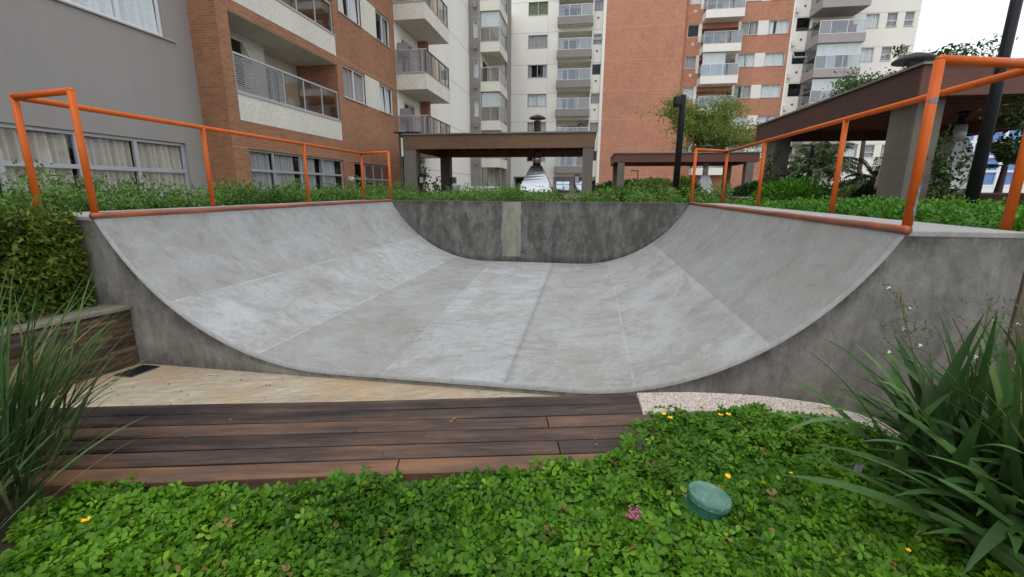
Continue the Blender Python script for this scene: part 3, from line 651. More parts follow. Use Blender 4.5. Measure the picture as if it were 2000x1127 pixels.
def left_building():
    t = thing('apartment_building', 'near apartment block on the left with grey render wall, brick bays and louvred balconies', 'building', (-9, 12, .9))
    GX = -9.77; G = FR((GX, 0, 0), (0, 1, 0), (1, 0, 0)); B = FR((-9, 0, 0), (0, 1, 0), (1, 0, 0))
    ZTOP = 15.0
    m = MB(); gh = [(-1.4, 9.93, .8, 2.37, .12), (6.2, 9.80, 4.70, 6.1, .12)]
    gh += [(6.2, 9.8, 4.7+2.9*i, 6.1+2.9*i, .12) for i in (1, 2)]
    G.wall(m, -4, 10.54, .7, ZTOP, gh, .12); m.build('grey_wall', 'grey', t)
    s = MB(); G.box(s, 9.93, 10.536, 2.365, 2.38, .0, .006); s.build('movement_joint', 'seam', t); s = MB(); G.box(s, 6.0, 10.05, 4.655, 4.685, -.1, .05); s.build('sill', 'seam', t)
    # large curtained windows at ground level
    us = [-1.4, -.1, 1.2, 2.5, 3.75, 5.0, 6.28, 7.52, 8.70, 9.93]
    window(G, -1.4, 9.93, .8, 2.37, t, mull=[1+0*u for u in []]+[u for u in us[1:-1] if u > 1], trans=(1.70,), frame='alu', cur='curtain', fw_=.07, dep=.12, sill=False,
           curs=[(u+.04, v-.04) for u, v in zip(us, us[1:])], glass='glass')
    for i in range(3): window(G, 6.2, 9.80, 4.70+2.9*i, 6.1+2.9*i, t, mull=(7.4, 8.8), frame='aluw', cur='curtainw', fw_=.06, dep=.10, sill=False)
    # brick volume
    st = [3.04+2.88*i for i in range(4)]      # parapet bottoms
    holes = [(11.1, 15.93, .8, 2.345, .14), (16.72, 20.15, .8, 2.33, .14)]
    rec = []
    for z in st: holes.append((10.93, 15.95, z, z+2.62, 1.6)); rec.append(z)
    wins = []
    for z in (4.65, 7.52, 10.42, 13.3):
        for a, b in ((16.35, 18.02), (19.33, 20.72)): holes.append((a, b, z, min(z+1.13, 14.6), .12)); wins.append((a, b, z))
    m = MB(); B.wall(m, 10.54, 21.2, .7, ZTOP, [h for h in holes if h[4] < 1], .12)
    # rebuild with recess openings too
    m = MB(); B.wall(m, 10.54, 21.2, .7, ZTOP, holes, .12)
    m.add([(-9, 10.54, .7), (GX-.3, 10.54, .7), (GX-.3, 10.54, ZTOP), (-9, 10.54, ZTOP)], [(0, 1, 2, 3)])
    m.build('brick_wall', 'brick_near', t)
    s = MB()
    for z in (2.36, 5.93, 8.8): B.box(s, 15.96, 21.2, z, z+.012, 0, .004)
    B.box(s, 10.54, 11.1, 2.35, 2.362, 0, .004); s.build('movement_joint', 'seamb', t)
    wi = 0
    for a, b, z in wins:
        window(B, a, b, z, z+1.13, t, frame='aluw', cur='curtaing' if wi % 3 == 0 else 'curtainw', gap=((0, 1), (.42, .6), (.3, .55), (.05, .5))[wi % 4] if wi % 4 else None, dep=.1); wi += 1
    for z in (4.65, 7.52, 10.42): p = MB(); B.box(p, 18.02, 19.33, z-.02, z+1.15, -.02, .012); p.build('render_panel', 'cream', t)
    window(B, 11.1, 15.93, .8, 2.345, t, mull=(12.13, 13.42, 14.64), trans=(1.79,), frame='alu', cur='curtaing', fw_=.055, dep=.12, sill=False, curs=[(11.15, 12.1), (12.2, 13.2), (13.5, 14.4), (14.7, 15.5)])
    window(B, 16.72, 20.15, .8, 2.33, t, mull=(17.68, 18.45, 19.28), trans=(1.7,), frame='alu', cur=None, fw_=.055, dep=.12, sill=False, glass='glassd')
    # loggias
    for z in st:
        b = MB(); B.box(b, 10.932, 15.948, z+.004, z+.655, -.14, .008); B.box(b, 10.931, 15.949, z+.006, z+.2, -1.6, -.141)
        B.box(b, 10.931, 15.949, z+2.605, z+2.86, -1.6, -.02)
        BK = FR((-10.6, 0, 0), (0, 1, 0), (1, 0, 0)); BK.wall(b, 10.93, 15.95, z+.2, z+2.62, [(14.2, 15.0, z+.25, z+2.2, .1)], .1)
        BN = FR((-10.1, 0, 0), (0, 1, 0), (1, 0, 0)); BN.wall(b, 10.94, 13.6, z+.2, z+2.61, [(11.15, 12.75, z+1.2, z+2.5, .1)], .1); b.box(-10.6, -10.1, 13.6, 13.61, z+.2, z+2.61)
        bo = b.build('loggia', 'cream', t)
        cp = MB(); B.box(cp, 10.93, 15.98, z+.656, z+.70, -.17, .03); cp.build('coping_strip', 'seam', t, bo)
        rail_panels(B, t, bo, 10.95, 15.93, z+.72, z+1.68, -.06, (10.98, 12.92, 13.91, 14.9, 15.9), [(10.97, 12.9, 'louver'), (12.95, 13.88, 'railglass'), (13.94, 14.87, 'railglass'), (14.93, 15.88, 'railglass')])
        window(BN, 11.15, 12.75, z+1.2, z+2.5, t, mull=(), frame='aluw', cur=None, awning=True, dep=.08)
        window(BK, 14.2, 15.0, z+.25, z+2.2, t, frame='aluw', cur='curtaing', gap=(0, .5), dep=.08, sill=False)
    # white wall with projecting corner balconies
    W = FR((-9.02, 0, 0), (0, 1, 0), (1, 0, 0)); zb = [3.0, 5.88, 8.85, 11.8]
    m = MB(); dh = [(22.1, 23.6, z+.75, z+2.5, .12) for z in zb[:-1]]
    W.wall(m, 21.2, 35.0, .7, 15.5, dh, .12); m.add([(-9.02, 35, .7), (-12, 35, .7), (-12, 35, 15.5), (-9.02, 35, 15.5)], [(0, 1, 2, 3)])
    m.add([(-9.02, 21.2, .7), (-9.0, 21.2, .7), (-9.0, 21.2, 15), (-9.02, 21.2, 15)], [(0, 1, 2, 3)])
    m.build('white_wall', 'white', t)
    s = MB()
    for z in (2.4, 5.4, 8.3, 11.2, 14.1): W.box(s, 25.2, 35, z, z+.03, 0, .004)
    s.build('movement_joint', 'seam', t)
    for a, b, c, d, _ in dh: window(W, a, b, c, d, t, frame='aluw', cur='curtaing', gap=(0, .6), dep=.1, sill=False)
    for z in zb:
        b = MB(); X0, X1, Y0, Y1 = -9.0, -7.5, 21.22, 24.85
        b.box(X0, X1, Y0+.1, Y1-.1, z+.02, z+.16); b.box(X0, X1, Y0, Y0+.1, z, z+.68); b.box(X1-.1, X1+.003, Y0-.003, Y1+.003, z-.001, z+.683); b.box(X0, X1-.1, Y1-.1, Y1, z, z+.68)
        bo = b.build('balcony', 'cream', t)
        N = FR((0, Y0, 0), (1, 0, 0), (0, -1, 0)); Ef = FR((X1, 0, 0), (0, 1, 0), (1, 0, 0))
        c = MB(); N.box(c, X0, X1+.02, z+.684, z+.72, -.12, .02); Ef.box(c, Y0+.12, Y1+.02, z+.684, z+.72, -.12, .02); c.build('coping_strip', 'seam', t, bo)
        rail_panels(N, t, bo, X0, X1, z+.74, z+1.74, -.04, (X0+.03, (X0+X1)/2, X1-.2), [(X0, X1, 'louver')], frame='alu')
        rail_panels(Ef, t, bo, Y0+.02, Y1, z+.74, z+1.74, -.05, (Y0+.05, 22.1, 23.2, 24.2, Y1-.03), [(Y0+.05, 22.05, 'louver'), (22.15, 23.15, 'railglass'), (23.25, 24.15, 'railglass'), (24.25, 24.8, 'railglass')], frame='dkframe')
    for z in zb[1:]: p = MB(); p.box(-8.98, -8.6, 24.3, 24.75, z-2.1, z); p.build('brick_pier', 'brick_near', t)
    for z in (4.5, 7.4): a = MB(); a.box(-8.98, -8.6, 21.5, 21.95, z, z+.6); a.build('air_conditioner', 'grey2', t)
    r = MB(); r.box(-12, -9.03, 10.6, 35, 15, 15.2); r.box(-12, -9.8, -4, 10.6, 15, 15.2); r.build('roof', 'seam', t)
    l = MB(); l.box(-9.0, -8.93, 16.2, 16.42, 1.62, 1.76); l.lathe((-8.93, 16.36, 1.69), [(.05, 0), (.05, .05)], 12, ax=(1, 0, -.1)); l.build('security_light', 'aluw', t)
left_building()

def taupe_building():
    t = thing('apartment_building', 'narrow taupe wing with glazed cream corner balconies, left of the white tower', 'building', (-8, 35, .9))
    Fr = FR((0, 35, 0), (1, 0, 0), (0, -1, 0)); zb = [3.0, 5.77, 8.54, 11.28, 14.03, 16.8]
    m = MB(); hs = [(-8.66, -8.3, z+1.0, z+2.1, .1) for z in zb[:-1]]
    Fr.wall(m, -9.1, -8.16, .7, 19, hs, .1); m.build('taupe_wall', 'grey2', t)
    for h in hs: window(Fr, h[0], h[1], h[2], h[3], t, mull=(), frame='aluw', cur='curtainw', dep=.08, sill=False)
    E = MB(); Fs = FR((-8.16, 0, 0), (0, 1, 0), (1, 0, 0))
    dh = [(35.8, 37.4, z+.8, z+2.4, .1) for z in zb[:-1]]
    Fs.wall(E, 35, 38.3, .7, 19, dh, .1); FB = FR((0, 38.3, 0), (1, 0, 0), (0, -1, 0)); FB.wall(E, -8.16, -6.9, .7, 19, [], .1); E.build('recess_wall', 'white', t)
    for h in dh: window(Fs, *h[:4], t, frame='dkframe', cur=None, dep=.08, sill=False)
    T = MB(); T.box(-6.9, -6.72, 38.31, 40.4, .7, 19); T.box(-12, -8.35, 38.4, 49.98, .7, 19); T.build('return_wall', 'grey2', t)
    s = MB()
    for z in zb: Fr.box(s, -9.1, -8.16, z-.4, z-.37, 0, .004)
    s.build('movement_joint', 'seam', t)
    for i, z in enumerate(zb):
        X0, X1, Y0, Y1 = -8.16, -6.68, 35.0, 38.3; b = MB(); z1 = z+.66
        b.box(X0, X1, Y0+.1, Y1, z+.02, z+.15); b.box(X0, X1, Y0-.002, Y0+.1, z, z1); b.box(X1-.1, X1+.003, Y0-.004, Y1+.003, z-.001, z1+.002)
        bo = b.build('balcony', 'cream', t); N = FR((0, Y0, 0), (1, 0, 0), (0, -1, 0)); Ef = FR((X1, 0, 0), (0, 1, 0), (1, 0, 0))
        rail_panels(N, t, bo, X0, X1, z1+.02, z1+1.05, -.04, (X0+.03, -7.42, X1-.03), [(X0+.05, X1-.05, 'railglass')])
        rail_panels(Ef, t, bo, Y0, Y1, z1+.02, z1+1.05, -.05, (Y0+.05, 36.2, 37.2, Y1-.03), [(Y0+.1, Y1-.1, 'railglass')])
        if i in (1, 3, 5):   # closed with blinds above the rail
            c = MB(); curtain_mesh(c, N, X0+.05, X1-.08, z1+.1, z+2.7, -.16, amp=.01, wl=.2); curtain_mesh(c, Ef, Y0+.1, 36.6, z1+.1, z+2.7, -.16, amp=.01, wl=.2); c.build('blind', 'curtainw', t, bo, smooth=True)
            g = MB(); N.box(g, X0+.03, X1-.03, z1+1.05, z+2.72, -.05, -.04); Ef.box(g, Y0+.05, Y1-.05, z1+1.05, z+2.72, -.06, -.05); g.build('glazing', 'glass', t, bo)
        elif i == 2:
            g = MB(); g.box(-7.5, -7.1, 35.5, 35.9, z+.15, z+1.0); g.box(-7.5, -7.42, 35.5, 35.9, z+1, z+1.5); g.build('chair', 'whitep', t, bo)
    for q in ((-8.1, -7.7, 35.1, 35.5), (-6.95, -6.7, 37.9, 38.25), (-7.3, -6.9, 36.2, 36.5)): c = MB(); c.box(*q, .7, 3.0); c.build('ground_floor_column', 'grey2', t)
    for z in zb[:-1]: a = MB(); a.box(-8.62, -8.4, 34.78, 34.99, z+.2, z+.55); a.build('air_conditioner', 'grey2', t)
taupe_building()

def white_tower():
    t = thing('apartment_tower', 'white central tower with grey-fronted glass balconies beside the blank brick wall', 'tower', (-3, 50, .9))
    F = FR((0, 50, 0), (1, 0, 0), (0, -1, 0)); ZTP = 26
    zw = [4.35, 7.2, 10.02, 12.87, 15.72, 18.8, 21.7]; zb = [3.1, 5.98, 8.85, 11.65, 14.5, 17.55, 20.4, 23.3]
    hs = [(-6.54, -4.52, z, z+1.22, .12) for z in zw]+[(-3.42, .0, z+.0, z+2.6, 1.5) for z in zb]+[(.12, 1.04, z+1.25, z+2.3, .12) for z in zb]
    hs += [(-8.0, -6.2, .7, 2.72, 2.2), (-3.6, 1.0, .7, 2.72, .4)]
    hs = [h for h in hs if h[3] < ZTP]
    m = MB(); F.wall(m, -9.5, 1.25, .7, ZTP, hs, .12); m.add([(1.25, 50, .7), (1.25, 49.5, .7), (1.25, 49.5, ZTP), (1.25, 50, ZTP)], [(0, 1, 2, 3)])
    m.build('facade', 'white', t)
    s = MB()
    for z in zb[1:]+[3.0]:
        F.box(s, -9.5, -3.42, z-.42, z-.39, 0, .005); F.box(s, .0, 1.25, z-.42, z-.39, 0, .005)
    F.box(s, -4.47, -4.45, 3, ZTP, 0, .005); s.build('movement_joint', 'seam', t)
    cs = ['curtaing', 'curtain', 'curtainw', 'curtaing', 'curtaing', 'greenscreen', 'curtainw']
    for i, z in enumerate(zw): window(F, -6.54, -4.52, z, z+1.22, t, frame='alu', cur=cs[i], gap=((.0, .3), None, None, (.2, .8), None, None, None)[i], dep=.1)
    for i, z in enumerate(zb):
        if z+2.6 > ZTP: continue
        BK = FR((0, 51.5, 0), (1, 0, 0), (0, -1, 0)); b = MB()
        BK.wall(b, -3.42, 0, z, z+2.6, [(-2.95, -.9, z+.2, z+2.25, .1)], .1)
        window(BK, -2.95, -.9, z+.2, z+2.25, t, mull=(.33, .66), frame='aluw', cur='curtaing' if i % 2 else 'curtainw', gap=((0, .66), (.33, 1), (0, .66), (0, .7), (0, .66), (0, .66), (0, .7))[i % 7], dep=.08, sill=False)
        b.box(-3.46, .04, 49.25, 51.5, z, z+.16); bo = b.build('balcony', 'cream2', t)
        p = MB(); p.box(-3.47, .05, 49.15, 49.27, z-.03, z+.68); p.box(-3.47, -3.35, 49.27, 49.99, z-.03, z+.68); p.box(-.07, .05, 49.27, 49.99, z-.03, z+.68); p.build('parapet', 'grey2', t, bo)
        N = FR((0, 49.2, 0), (1, 0, 0), (0, -1, 0))
        rail_panels(N, t, bo, -3.46, .04, z+.7, z+1.75, 0, (-3.43, -2.3, -1.15, .01), [(-3.4, -1.18, 'railglass2'), (-1.12, -.02, 'railmesh')], frame='aluw')
        if i in (1, 5, 6):
            n = 260; C = np.column_stack([rng.uniform(-3.2, -.2, n), rng.uniform(49.5, 49.9, n), rng.uniform(z+.6, z+2.1, n)]) if i > 1 else np.column_stack([rng.uniform(-1.1, -.1, n), rng.uniform(49.5, 49.9, n), rng.uniform(z+1.3, z+2.2, n)])
            leaves_obj('potted_plant', 'shrubl', C, rdir(n, .3), rdir(n), .16, .07, rng.random(n), t).parent = bo
    for i, z in enumerate(zb):
        if z+2.4 < ZTP: window(F, .12, 1.04, z+1.25, z+2.3, t, mull=(), frame='aluw', cur='curtaing' if i % 3 else None, dep=.1, awning=(i == 4), sill=False)
    for z in zb[1:]:
        v = MB(); v.lathe((.56, 50.0, z+.68), [(.10, 0), (.10, .03)], 12, ax=(0, -1, 0)); v.build('vent', 'dkframe', t)
        v = MB(); v.box(1.06, 1.2, 49.8, 49.99, z+.15, z+.42); v.build('lamp_box', 'aluw', t)
    g = MB(); F.box(g, -3.6, 1.0, 2.3, 2.72, -.39, -.02); F.box(g, -1.75, -1.35, .7, 2.3, -.39, -.02); F.box(g, -.4, .1, .7, 2.3, -.39, -.02); F.box(g, -3.6, -3.3, .7, 2.3, -.39, -.02); g.build('ground_floor_beam', 'grey2', t)
    window(F, -3.28, -1.76, .8, 2.3, t, mull=(.5,), trans=(1.9,), frame='dkframe', cur=None, dep=.2, sill=False, glass='skyglass')
    window(F, -1.34, -.41, .8, 2.3, t, mull=(), trans=(1.9,), frame='dkframe', cur=None, dep=.2, sill=False, glass='skyglass')
    for q in ((-8.0, -6.2, .7, 2.72, -2.3, -2.2), (.1, 1, .7, 2.3, -.38, -.3)): d = MB(); F.box(d, *q); d.build('doorway', 'dark', t)
    r = MB(); r.box(-9.5, 1.25, 50, 62, ZTP, ZTP+.3); r.box(-9.5, 1.25, 61.8, 62, .7, ZTP); r.build('roof', 'seam', t)
    # blank brick wall belongs to the same stair core
    bw = MB(); Fb = FR((0, 49.5, 0), (1, 0, 0), (0, -1, 0)); Fb.wall(bw, 1.32, 8.9, .7, ZTP, [], .1); bw.add([(8.9, 49.5, .7), (8.9, 50, .7), (8.9, 50, ZTP), (8.9, 49.5, ZTP)], [(0, 1, 2, 3)])
    bo = bw.build('blank_brick_wall', 'brick_far', t); cs_ = MB(); Fb.box(cs_, 1.05, 1.32, .7, ZTP, -.4, .01); cs_.build('corner_strip', 'white', t)
    s = MB()
    for z in zb: Fb.box(s, 1.32, 8.9, z-.42, z-.395, 0, .004)
    s.build('movement_joint', 'seamb', t, bo)
M['cream2'] = plain('cream_shade', (.80, .77, .66), var=.05); M['greenscreen'] = plain('green_blind', (.20, .24, .11), .8, var=.5, sc=12)
M['railglass2'] = glassmat('clear_rail_glass', (.78, .82, .84), (.85, .9, .95), .06)
M['skyglass'] = glassmat('reflective_glass', (.4, .6, .8), (.75, .9, 1), .55)
white_tower()

def brick_wing():
    t = thing('apartment_tower', 'brick tower wing with cream balconies and pairs of windows, behind the feathery tree', 'tower', (14, 50, .9))
    F = FR((0, 50, 0), (1, 0, 0), (0, -1, 0)); ZTP = 26; zb = [2.85, 5.7, 8.55, 11.42, 14.26, 17.2, 20.1, 23]
    hs = []
    for z in zb:
        if z+2.6 > ZTP: continue
        hs += [(9.27, 10.32, z+1.78, z+2.9, .12), (10.6, 13.95, z, z+2.5, 1.4), (14.15, 15.72, z+1.75, z+2.93, .12), (16.63, 18.45, z+1.75, z+2.93, .12)]
    m = MB(); F.wall(m, 8.92, 18.7, .7, ZTP, hs, .12); m.build('facade', 'brick_far', t)
    s = MB(); F.box(s, 8.94, 8.99, .7, ZTP, 0, .01)
    for z in zb: F.box(s, 8.99, 9.9, z+1.1, z+1.12, 0, .004)
    s.build('movement_joint', 'seamb', t)
    k_ = 0
    for i, z in enumerate(zb):
        if z+2.6 > ZTP: continue
        for a, b, zz in ((15.72, 16.63, 1.7), (10.32, 10.6, 1.3), (13.95, 14.15, 1.6)): p = MB(); F.box(p, a, b, z+zz, z+2.95, -.02, .012); p.build('render_panel', 'white', t)
        window(F, 9.27, 10.32, z+1.78, z+2.9, t, mull=(), frame='aluw', cur=('curtaing', None, 'curtainw')[i % 3], dep=.1, sill=False)
        for a, b in ((14.15, 15.72), (16.63, 18.45)):
            window(F, a, b, z+1.75, z+2.93, t, frame='aluw', cur='curtainw' if k_ % 4 else 'curtaing', gap=(None, (.45, .55), None, (.5, .6), (.3, .42))[k_ % 5], dep=.1); k_ += 1
        v = MB(); F.box(v, 9.74, 9.98, z+1.02, z+1.26, 0, .02); v.build('vent', 'cream', t)
        X0, X1, Y0, Y1 = 10.53, 13.95, 48.5, 50; b = MB()
        b.box(X0, X1, Y0+.1, 51.4, z+.02, z+.16); b.box(X0, X1, Y0, Y0+.12, z, z+.68); b.box(X0-.003, X0+.12, Y0-.002, Y1, z-.001, z+.681); b.box(X1-.12, X1+.003, Y0-.002, Y1, z-.001, z+.681)
        BK = FR((0, 51.4, 0), (1, 0, 0), (0, -1, 0)); BK.wall(b, 10.6, 13.95, z+.16, z+2.5, [(10.9, 12.7, z+.2, z+2.2, .1)], .1)
        bo = b.build('balcony', 'white', t)
        window(BK, 10.9, 12.7, z+.2, z+2.2, t, frame='aluw', cur='curtaing', gap=(0, .5), dep=.08, sill=False)
        N = FR((0, Y0, 0), (1, 0, 0), (0, -1, 0)); Ef = FR((X0, 0, 0), (0, 1, 0), (-1, 0, 0))
        rail_panels(N, t, bo, X0, X1, z+.7, z+1.78, -.05, (X0+.03, 11.4, 12.5, X1-.03), [(X0+.05, 12.85, 'railglass2'), (12.95, X1-.05, 'railmesh')], frame='aluw' if i % 2 else 'alu')
        rail_panels(Ef, t, bo, Y0, Y1, z+.7, z+1.78, -.05, (Y0+.03, Y1-.03), [(Y0+.05, Y1-.05, 'railglass')])
        if i == 3:
            c = MB(); curtain_mesh(c, N, X0+.1, 12.7, z+.75, z+2.75, -.2, amp=.012, wl=.35); c.build('blind', 'curtainw', t, bo, smooth=True)
            g = MB(); N.box(g, X0+.05, X1-.05, z+1.78, z+2.8, -.07, -.06); g.build('glazing', 'glass', t, bo)
        if i == 4:
            c = MB(); c.box(12.0, 12.5, 49, 49.5, z+.16, z+1.05); c.box(12.9, 13.3, 49, 49.4, z+.16, z+1.4); c.box(11.7, 12.6, 49.1, 49.7, z+.9, z+1.0); c.build('furniture', 'pinkwood', t, bo)
    r = MB(); r.box(8.92, 18.7, 50, 62, ZTP, ZTP+.3); r.box(8.92, 18.7, 61.8, 62, .7, ZTP); r.build('roof', 'seam', t)
brick_wing()

def right_tower():
    t = thing('apartment_tower', 'off-white tower at the far right with taupe balconies and small paired windows', 'tower', (24, 50, .9))
    F = FR((0, 50, 0), (1, 0, 0), (0, -1, 0)); ZTP = 26; zb = [2.75, 5.65, 8.55, 11.47, 14.34, 17.22, 20.1, 23]; hs = []
    for z in zb:
        if z+3 > ZTP: continue
        hs += [(19.1, 20.25, z+1.78, z+2.95, .12), (24.95, 26.12, z+1.8, z+2.98, .12), (26.75, 27.63, z+1.8, z+3.0, .12), (28.2, 29.0, z+1.8, z+3.0, .12), (20.5, 24.0, z, z+2.5, 1.4)]
    m = MB(); F.wall(m, 18.72, 29.4, .7, ZTP, hs, .12); m.add([(29.4, 50, .7), (29.4, 64, .7), (29.4, 64, ZTP), (29.4, 50, ZTP)], [(0, 1, 2, 3)]); m.build('facade', 'white', t)
    s = MB()
    for z in zb: F.box(s, 18.72, 29.4, z+.15, z+.18, 0, .005) if z > 20 else (F.box(s, 18.72, 20.4, z+.15, z+.18, 0, .005), F.box(s, 24.1, 29.4, z+.15, z+.18, 0, .005))
    s.build('movement_joint', 'seam', t)
    for i, z in enumerate(zb):
        if z+3 > ZTP: continue
        window(F, 19.1, 20.25, z+1.78, z+2.95, t, mull=(), frame='dkframe', cur=None, dep=.1, awning=(i % 2 == 1), sill=False)
        window(F, 24.95, 26.12, z+1.8, z+2.98, t, mull=(), frame='aluw', cur='curtainw', dep=.1, cover=1)
        for a, b in ((26.75, 27.63), (28.2, 29.0)): window(F, a, b, z+1.8, z+3.0, t, mull=(), trans=(z+2.3,), frame='aluw', cur='curtaing', dep=.1, awning=False)
        v = MB(); v.lathe((19.65, 50, z+1.05), [(.1, 0), (.1, .03)], 12, ax=(0, -1, 0)); v.build('vent', 'dkframe', t)
        a = MB(); a.box(18.85, 19.08, 49.75, 50, z+.5, z+.95); a.build('air_conditioner', 'aluw', t)
        X0, X1, Y0, Y1 = 20.1, 23.95, 47.5, 50; b = MB()
        b.box(X0, X1, Y0+.1, 51.4, z+.02, z+.16); b.box(X0, X1, Y0, Y0+.12, z, z+.72); b.box(X0-.003, X0+.12, Y0-.002, Y1, z-.001, z+.722); b.box(X1-.12, X1+.003, Y0-.002, Y1, z-.001, z+.722)
        bo = b.build('balcony', 'taupe_r', t)
        BK = FR((0, 51.4, 0), (1, 0, 0), (0, -1, 0)); q = MB(); BK.wall(q, 20.5, 24.0, z+.16, z+2.5, [(20.9, 23.2, z+.2, z+2.2, .1)], .1); q.build('back_wall', 'cream', t, bo)
        window(BK, 20.9, 23.2, z+.2, z+2.2, t, frame='dkframe', cur='curtaing', gap=(0, .6), dep=.08, sill=False)
        N = FR((0, Y0, 0), (1, 0, 0), (0, -1, 0)); Ef = FR((X0, 0, 0), (0, 1, 0), (-1, 0, 0))
        rail_panels(N, t, bo, X0, X1, z+.74, z+1.85, -.05, (X0+.03, X0+.95, 22.4, X1-.03), [(X0+.05, X0+.92, 'railmesh'), (X0+.98, X1-.05, 'railglass2')], frame='aluw')
        rail_panels(Ef, t, bo, Y0, Y1, z+.74, z+1.85, -.05, (Y0+.03, Y1-.03), [(Y0+.05, Y1-.05, 'railglass')])
        if i in (2, 3):
            c = MB(); curtain_mesh(c, N, X0+.1, X1-.1, z+1.85, z+2.8, -.2, amp=.01, wl=.5); curtain_mesh(c, N, X0+.9, 21.9, z+.75, z+1.85, -.2, amp=.01, wl=.5); c.build('blind', 'curtainw', t, bo, smooth=True)
            g = MB(); N.box(g, X0+.05, X1-.05, z+1.85, z+2.82, -.07, -.06); Ef.box(g, Y0+.08, Y1-.05, z+1.85, z+2.82, -.07, -.06); g.build('glazing', 'glass', t, bo)
        if i == 4:
            c = MB(); c.box(21.6, 22.7, 48.2, 48.9, z+.9, z+1.0); c.box(22.9, 23.4, 48.1, 48.6, z+.2, z+1.6); c.box(21.2, 21.5, 48.2, 48.7, z+.2, z+1.2); c.build('furniture', 'pinkwood', t, bo)
    r = MB(); r.box(18.72, 29.4, 50, 64, ZTP, ZTP+.3); r.build('roof', 'seam', t)
M['taupe_r'] = plain('taupe_render_light', (.36, .33, .315), var=.05, sc=2, streak=True)
right_tower()

def blue_building():
    t = thing('office_building', 'blue glass and white panel office building glimpsed under the right canopy', 'building', (75, 92, .9))
    F = FR((0, 90, 0), (1, 0, 0), (0, -1, 0)); m = MB(); m.box(60, 96, 90.2, 104, .7, 14); m.build('glass_volume', 'blue', t)
    b = MB()
    for z in (2.2, 4.6, 7.0, 9.4, 11.8, 13.6): F.box(b, 60, 96, z, z+.35, -.19, .1)
    for x in (60, 64.5, 69, 73.5, 78, 84, 90): F.box(b, x, x+.4, .7, 14, -.188, .12)
    b.build('white_band', 'whitep', t); w_ = MB(); F.box(w_, 60, 96, .7, 2.2, -.19, .05); F.box(w_, 73.9, 78, 2.55, 9.4, -.187, .02); w_.build('white_panel', 'whitep', t)
    g = MB(); F.box(g, 74.3, 75.3, 5, 6.9, .021, .06); F.box(g, 76, 77, 5, 6.9, .021, .06); F.box(g, 74.3, 75.3, 7.5, 9.2, .021, .06); F.box(g, 76, 77, 7.5, 9.2, .021, .06); g.build('window', 'curtaing', t)
blue_building()

# ------------------------------------------------------------------ canopies, hoods, lamps
def canopy(label, x0, x1, y0, y1, zt, zf, cols, fmat, ymat=None, colw=.45, joists='y', over=.0):
    t = thing('canopy', label, 'canopy', ((x0+x1)/2, (y0+y1)/2, .9), 'barbecue canopies round the courtyard')
    zb = zt-zf; th = .06
    for ya in (y0, y1-th): f = MB(); f.box(x0, x1, ya, ya+th, zb, zt); f.build('fascia', fmat, t)
    for xa in (x0-.002, x1-th+.002): f = MB(); f.box(xa, xa+th, y0+th+.001, y1-th-.001, zb, zt); f.build('side_fascia', ymat or fmat, t)
    r = MB(); r.box(x0-.05, x1+.05, y0-.05, y1+.05, zt+.002, zt+.05); r.build('roof', 'flash', t)
    s = MB(); s.box(x0+th, x1-th, y0+th, y1-th, zt-.09, zt-.02)
    n = int((y1-y0 if joists == 'x' else x1-x0)/.62)
    for i in range(1, n):
        if joists == 'x': y = y0+(y1-y0)*i/n; s.box(x0+th, x1-th, y-.03, y+.03, zt-.24, zt-.091)
        else: x = x0+(x1-x0)*i/n; s.box(x-.03, x+.03, y0+th, y1-th, zt-.24, zt-.091)
    s.build('roof_joists', 'soffit', t)
    if joists == 'x':
        for x in (x0+.35, x1-.4): b = MB(); b.box(x, x+.14, y0+th, y1-th, zb+.02, zt-.241); b.build('beam', 'soffit', t)
    else:
        for y in (y0+.35, y1-.4): b = MB(); b.box(x0+th, x1-th, y, y+.14, zb+.02, zt-.241); b.build('beam', 'soffit', t)
    for (cx0, cx1, cy0, cy1) in cols:
        c = MB(); c.box(cx0, cx1, cy0, cy1, .7, 1.98); c.box(cx0+.004, cx1-.004, cy0+.004, cy1-.004, 1.98, 1.992); c.box(cx0, cx1, cy0, cy1, 1.992, zb+.01)
        c.build('column', 'column', t)
    return t
canopy('long brown flat canopy with a bulky steel hood, in front of the white tower', -7.07, .26, 17, 21.7, 3.335, .52,
       [(-7.05, -6.58, 17.02, 17.5), (-6.95, -6.5, 21.15, 21.6), (-.16, .22, 17.02, 17.5), (-.2, .2, 21.15, 21.6)], 'fascia', 'fascia', joists='y')
canopy('middle low brown canopy on pale posts at the foot of the blank brick wall', 1.40, 8.3, 24, 28, 3.12, .42,
       [(1.58, 1.92, 24.02, 24.5), (1.55, 1.9, 27.5, 27.9), (7.75, 8.1, 24.02, 24.5), (7.75, 8.1, 27.5, 27.9)], 'fascia_front', 'fascia_front', joists='y')
canopy('large dark brown canopy on vine-covered columns, nearest on the right', 6.32, 12.6, 10.35, 18.95, 3.68, .56,
       [(6.5, 6.97, 10.6, 11.42), (6.5, 6.97, 17.4, 18.3), (11.6, 12.1, 10.6, 11.42), (11.6, 12.1, 17.4, 18.3)], 'fascia_front', 'fascia_dk', joists='x')

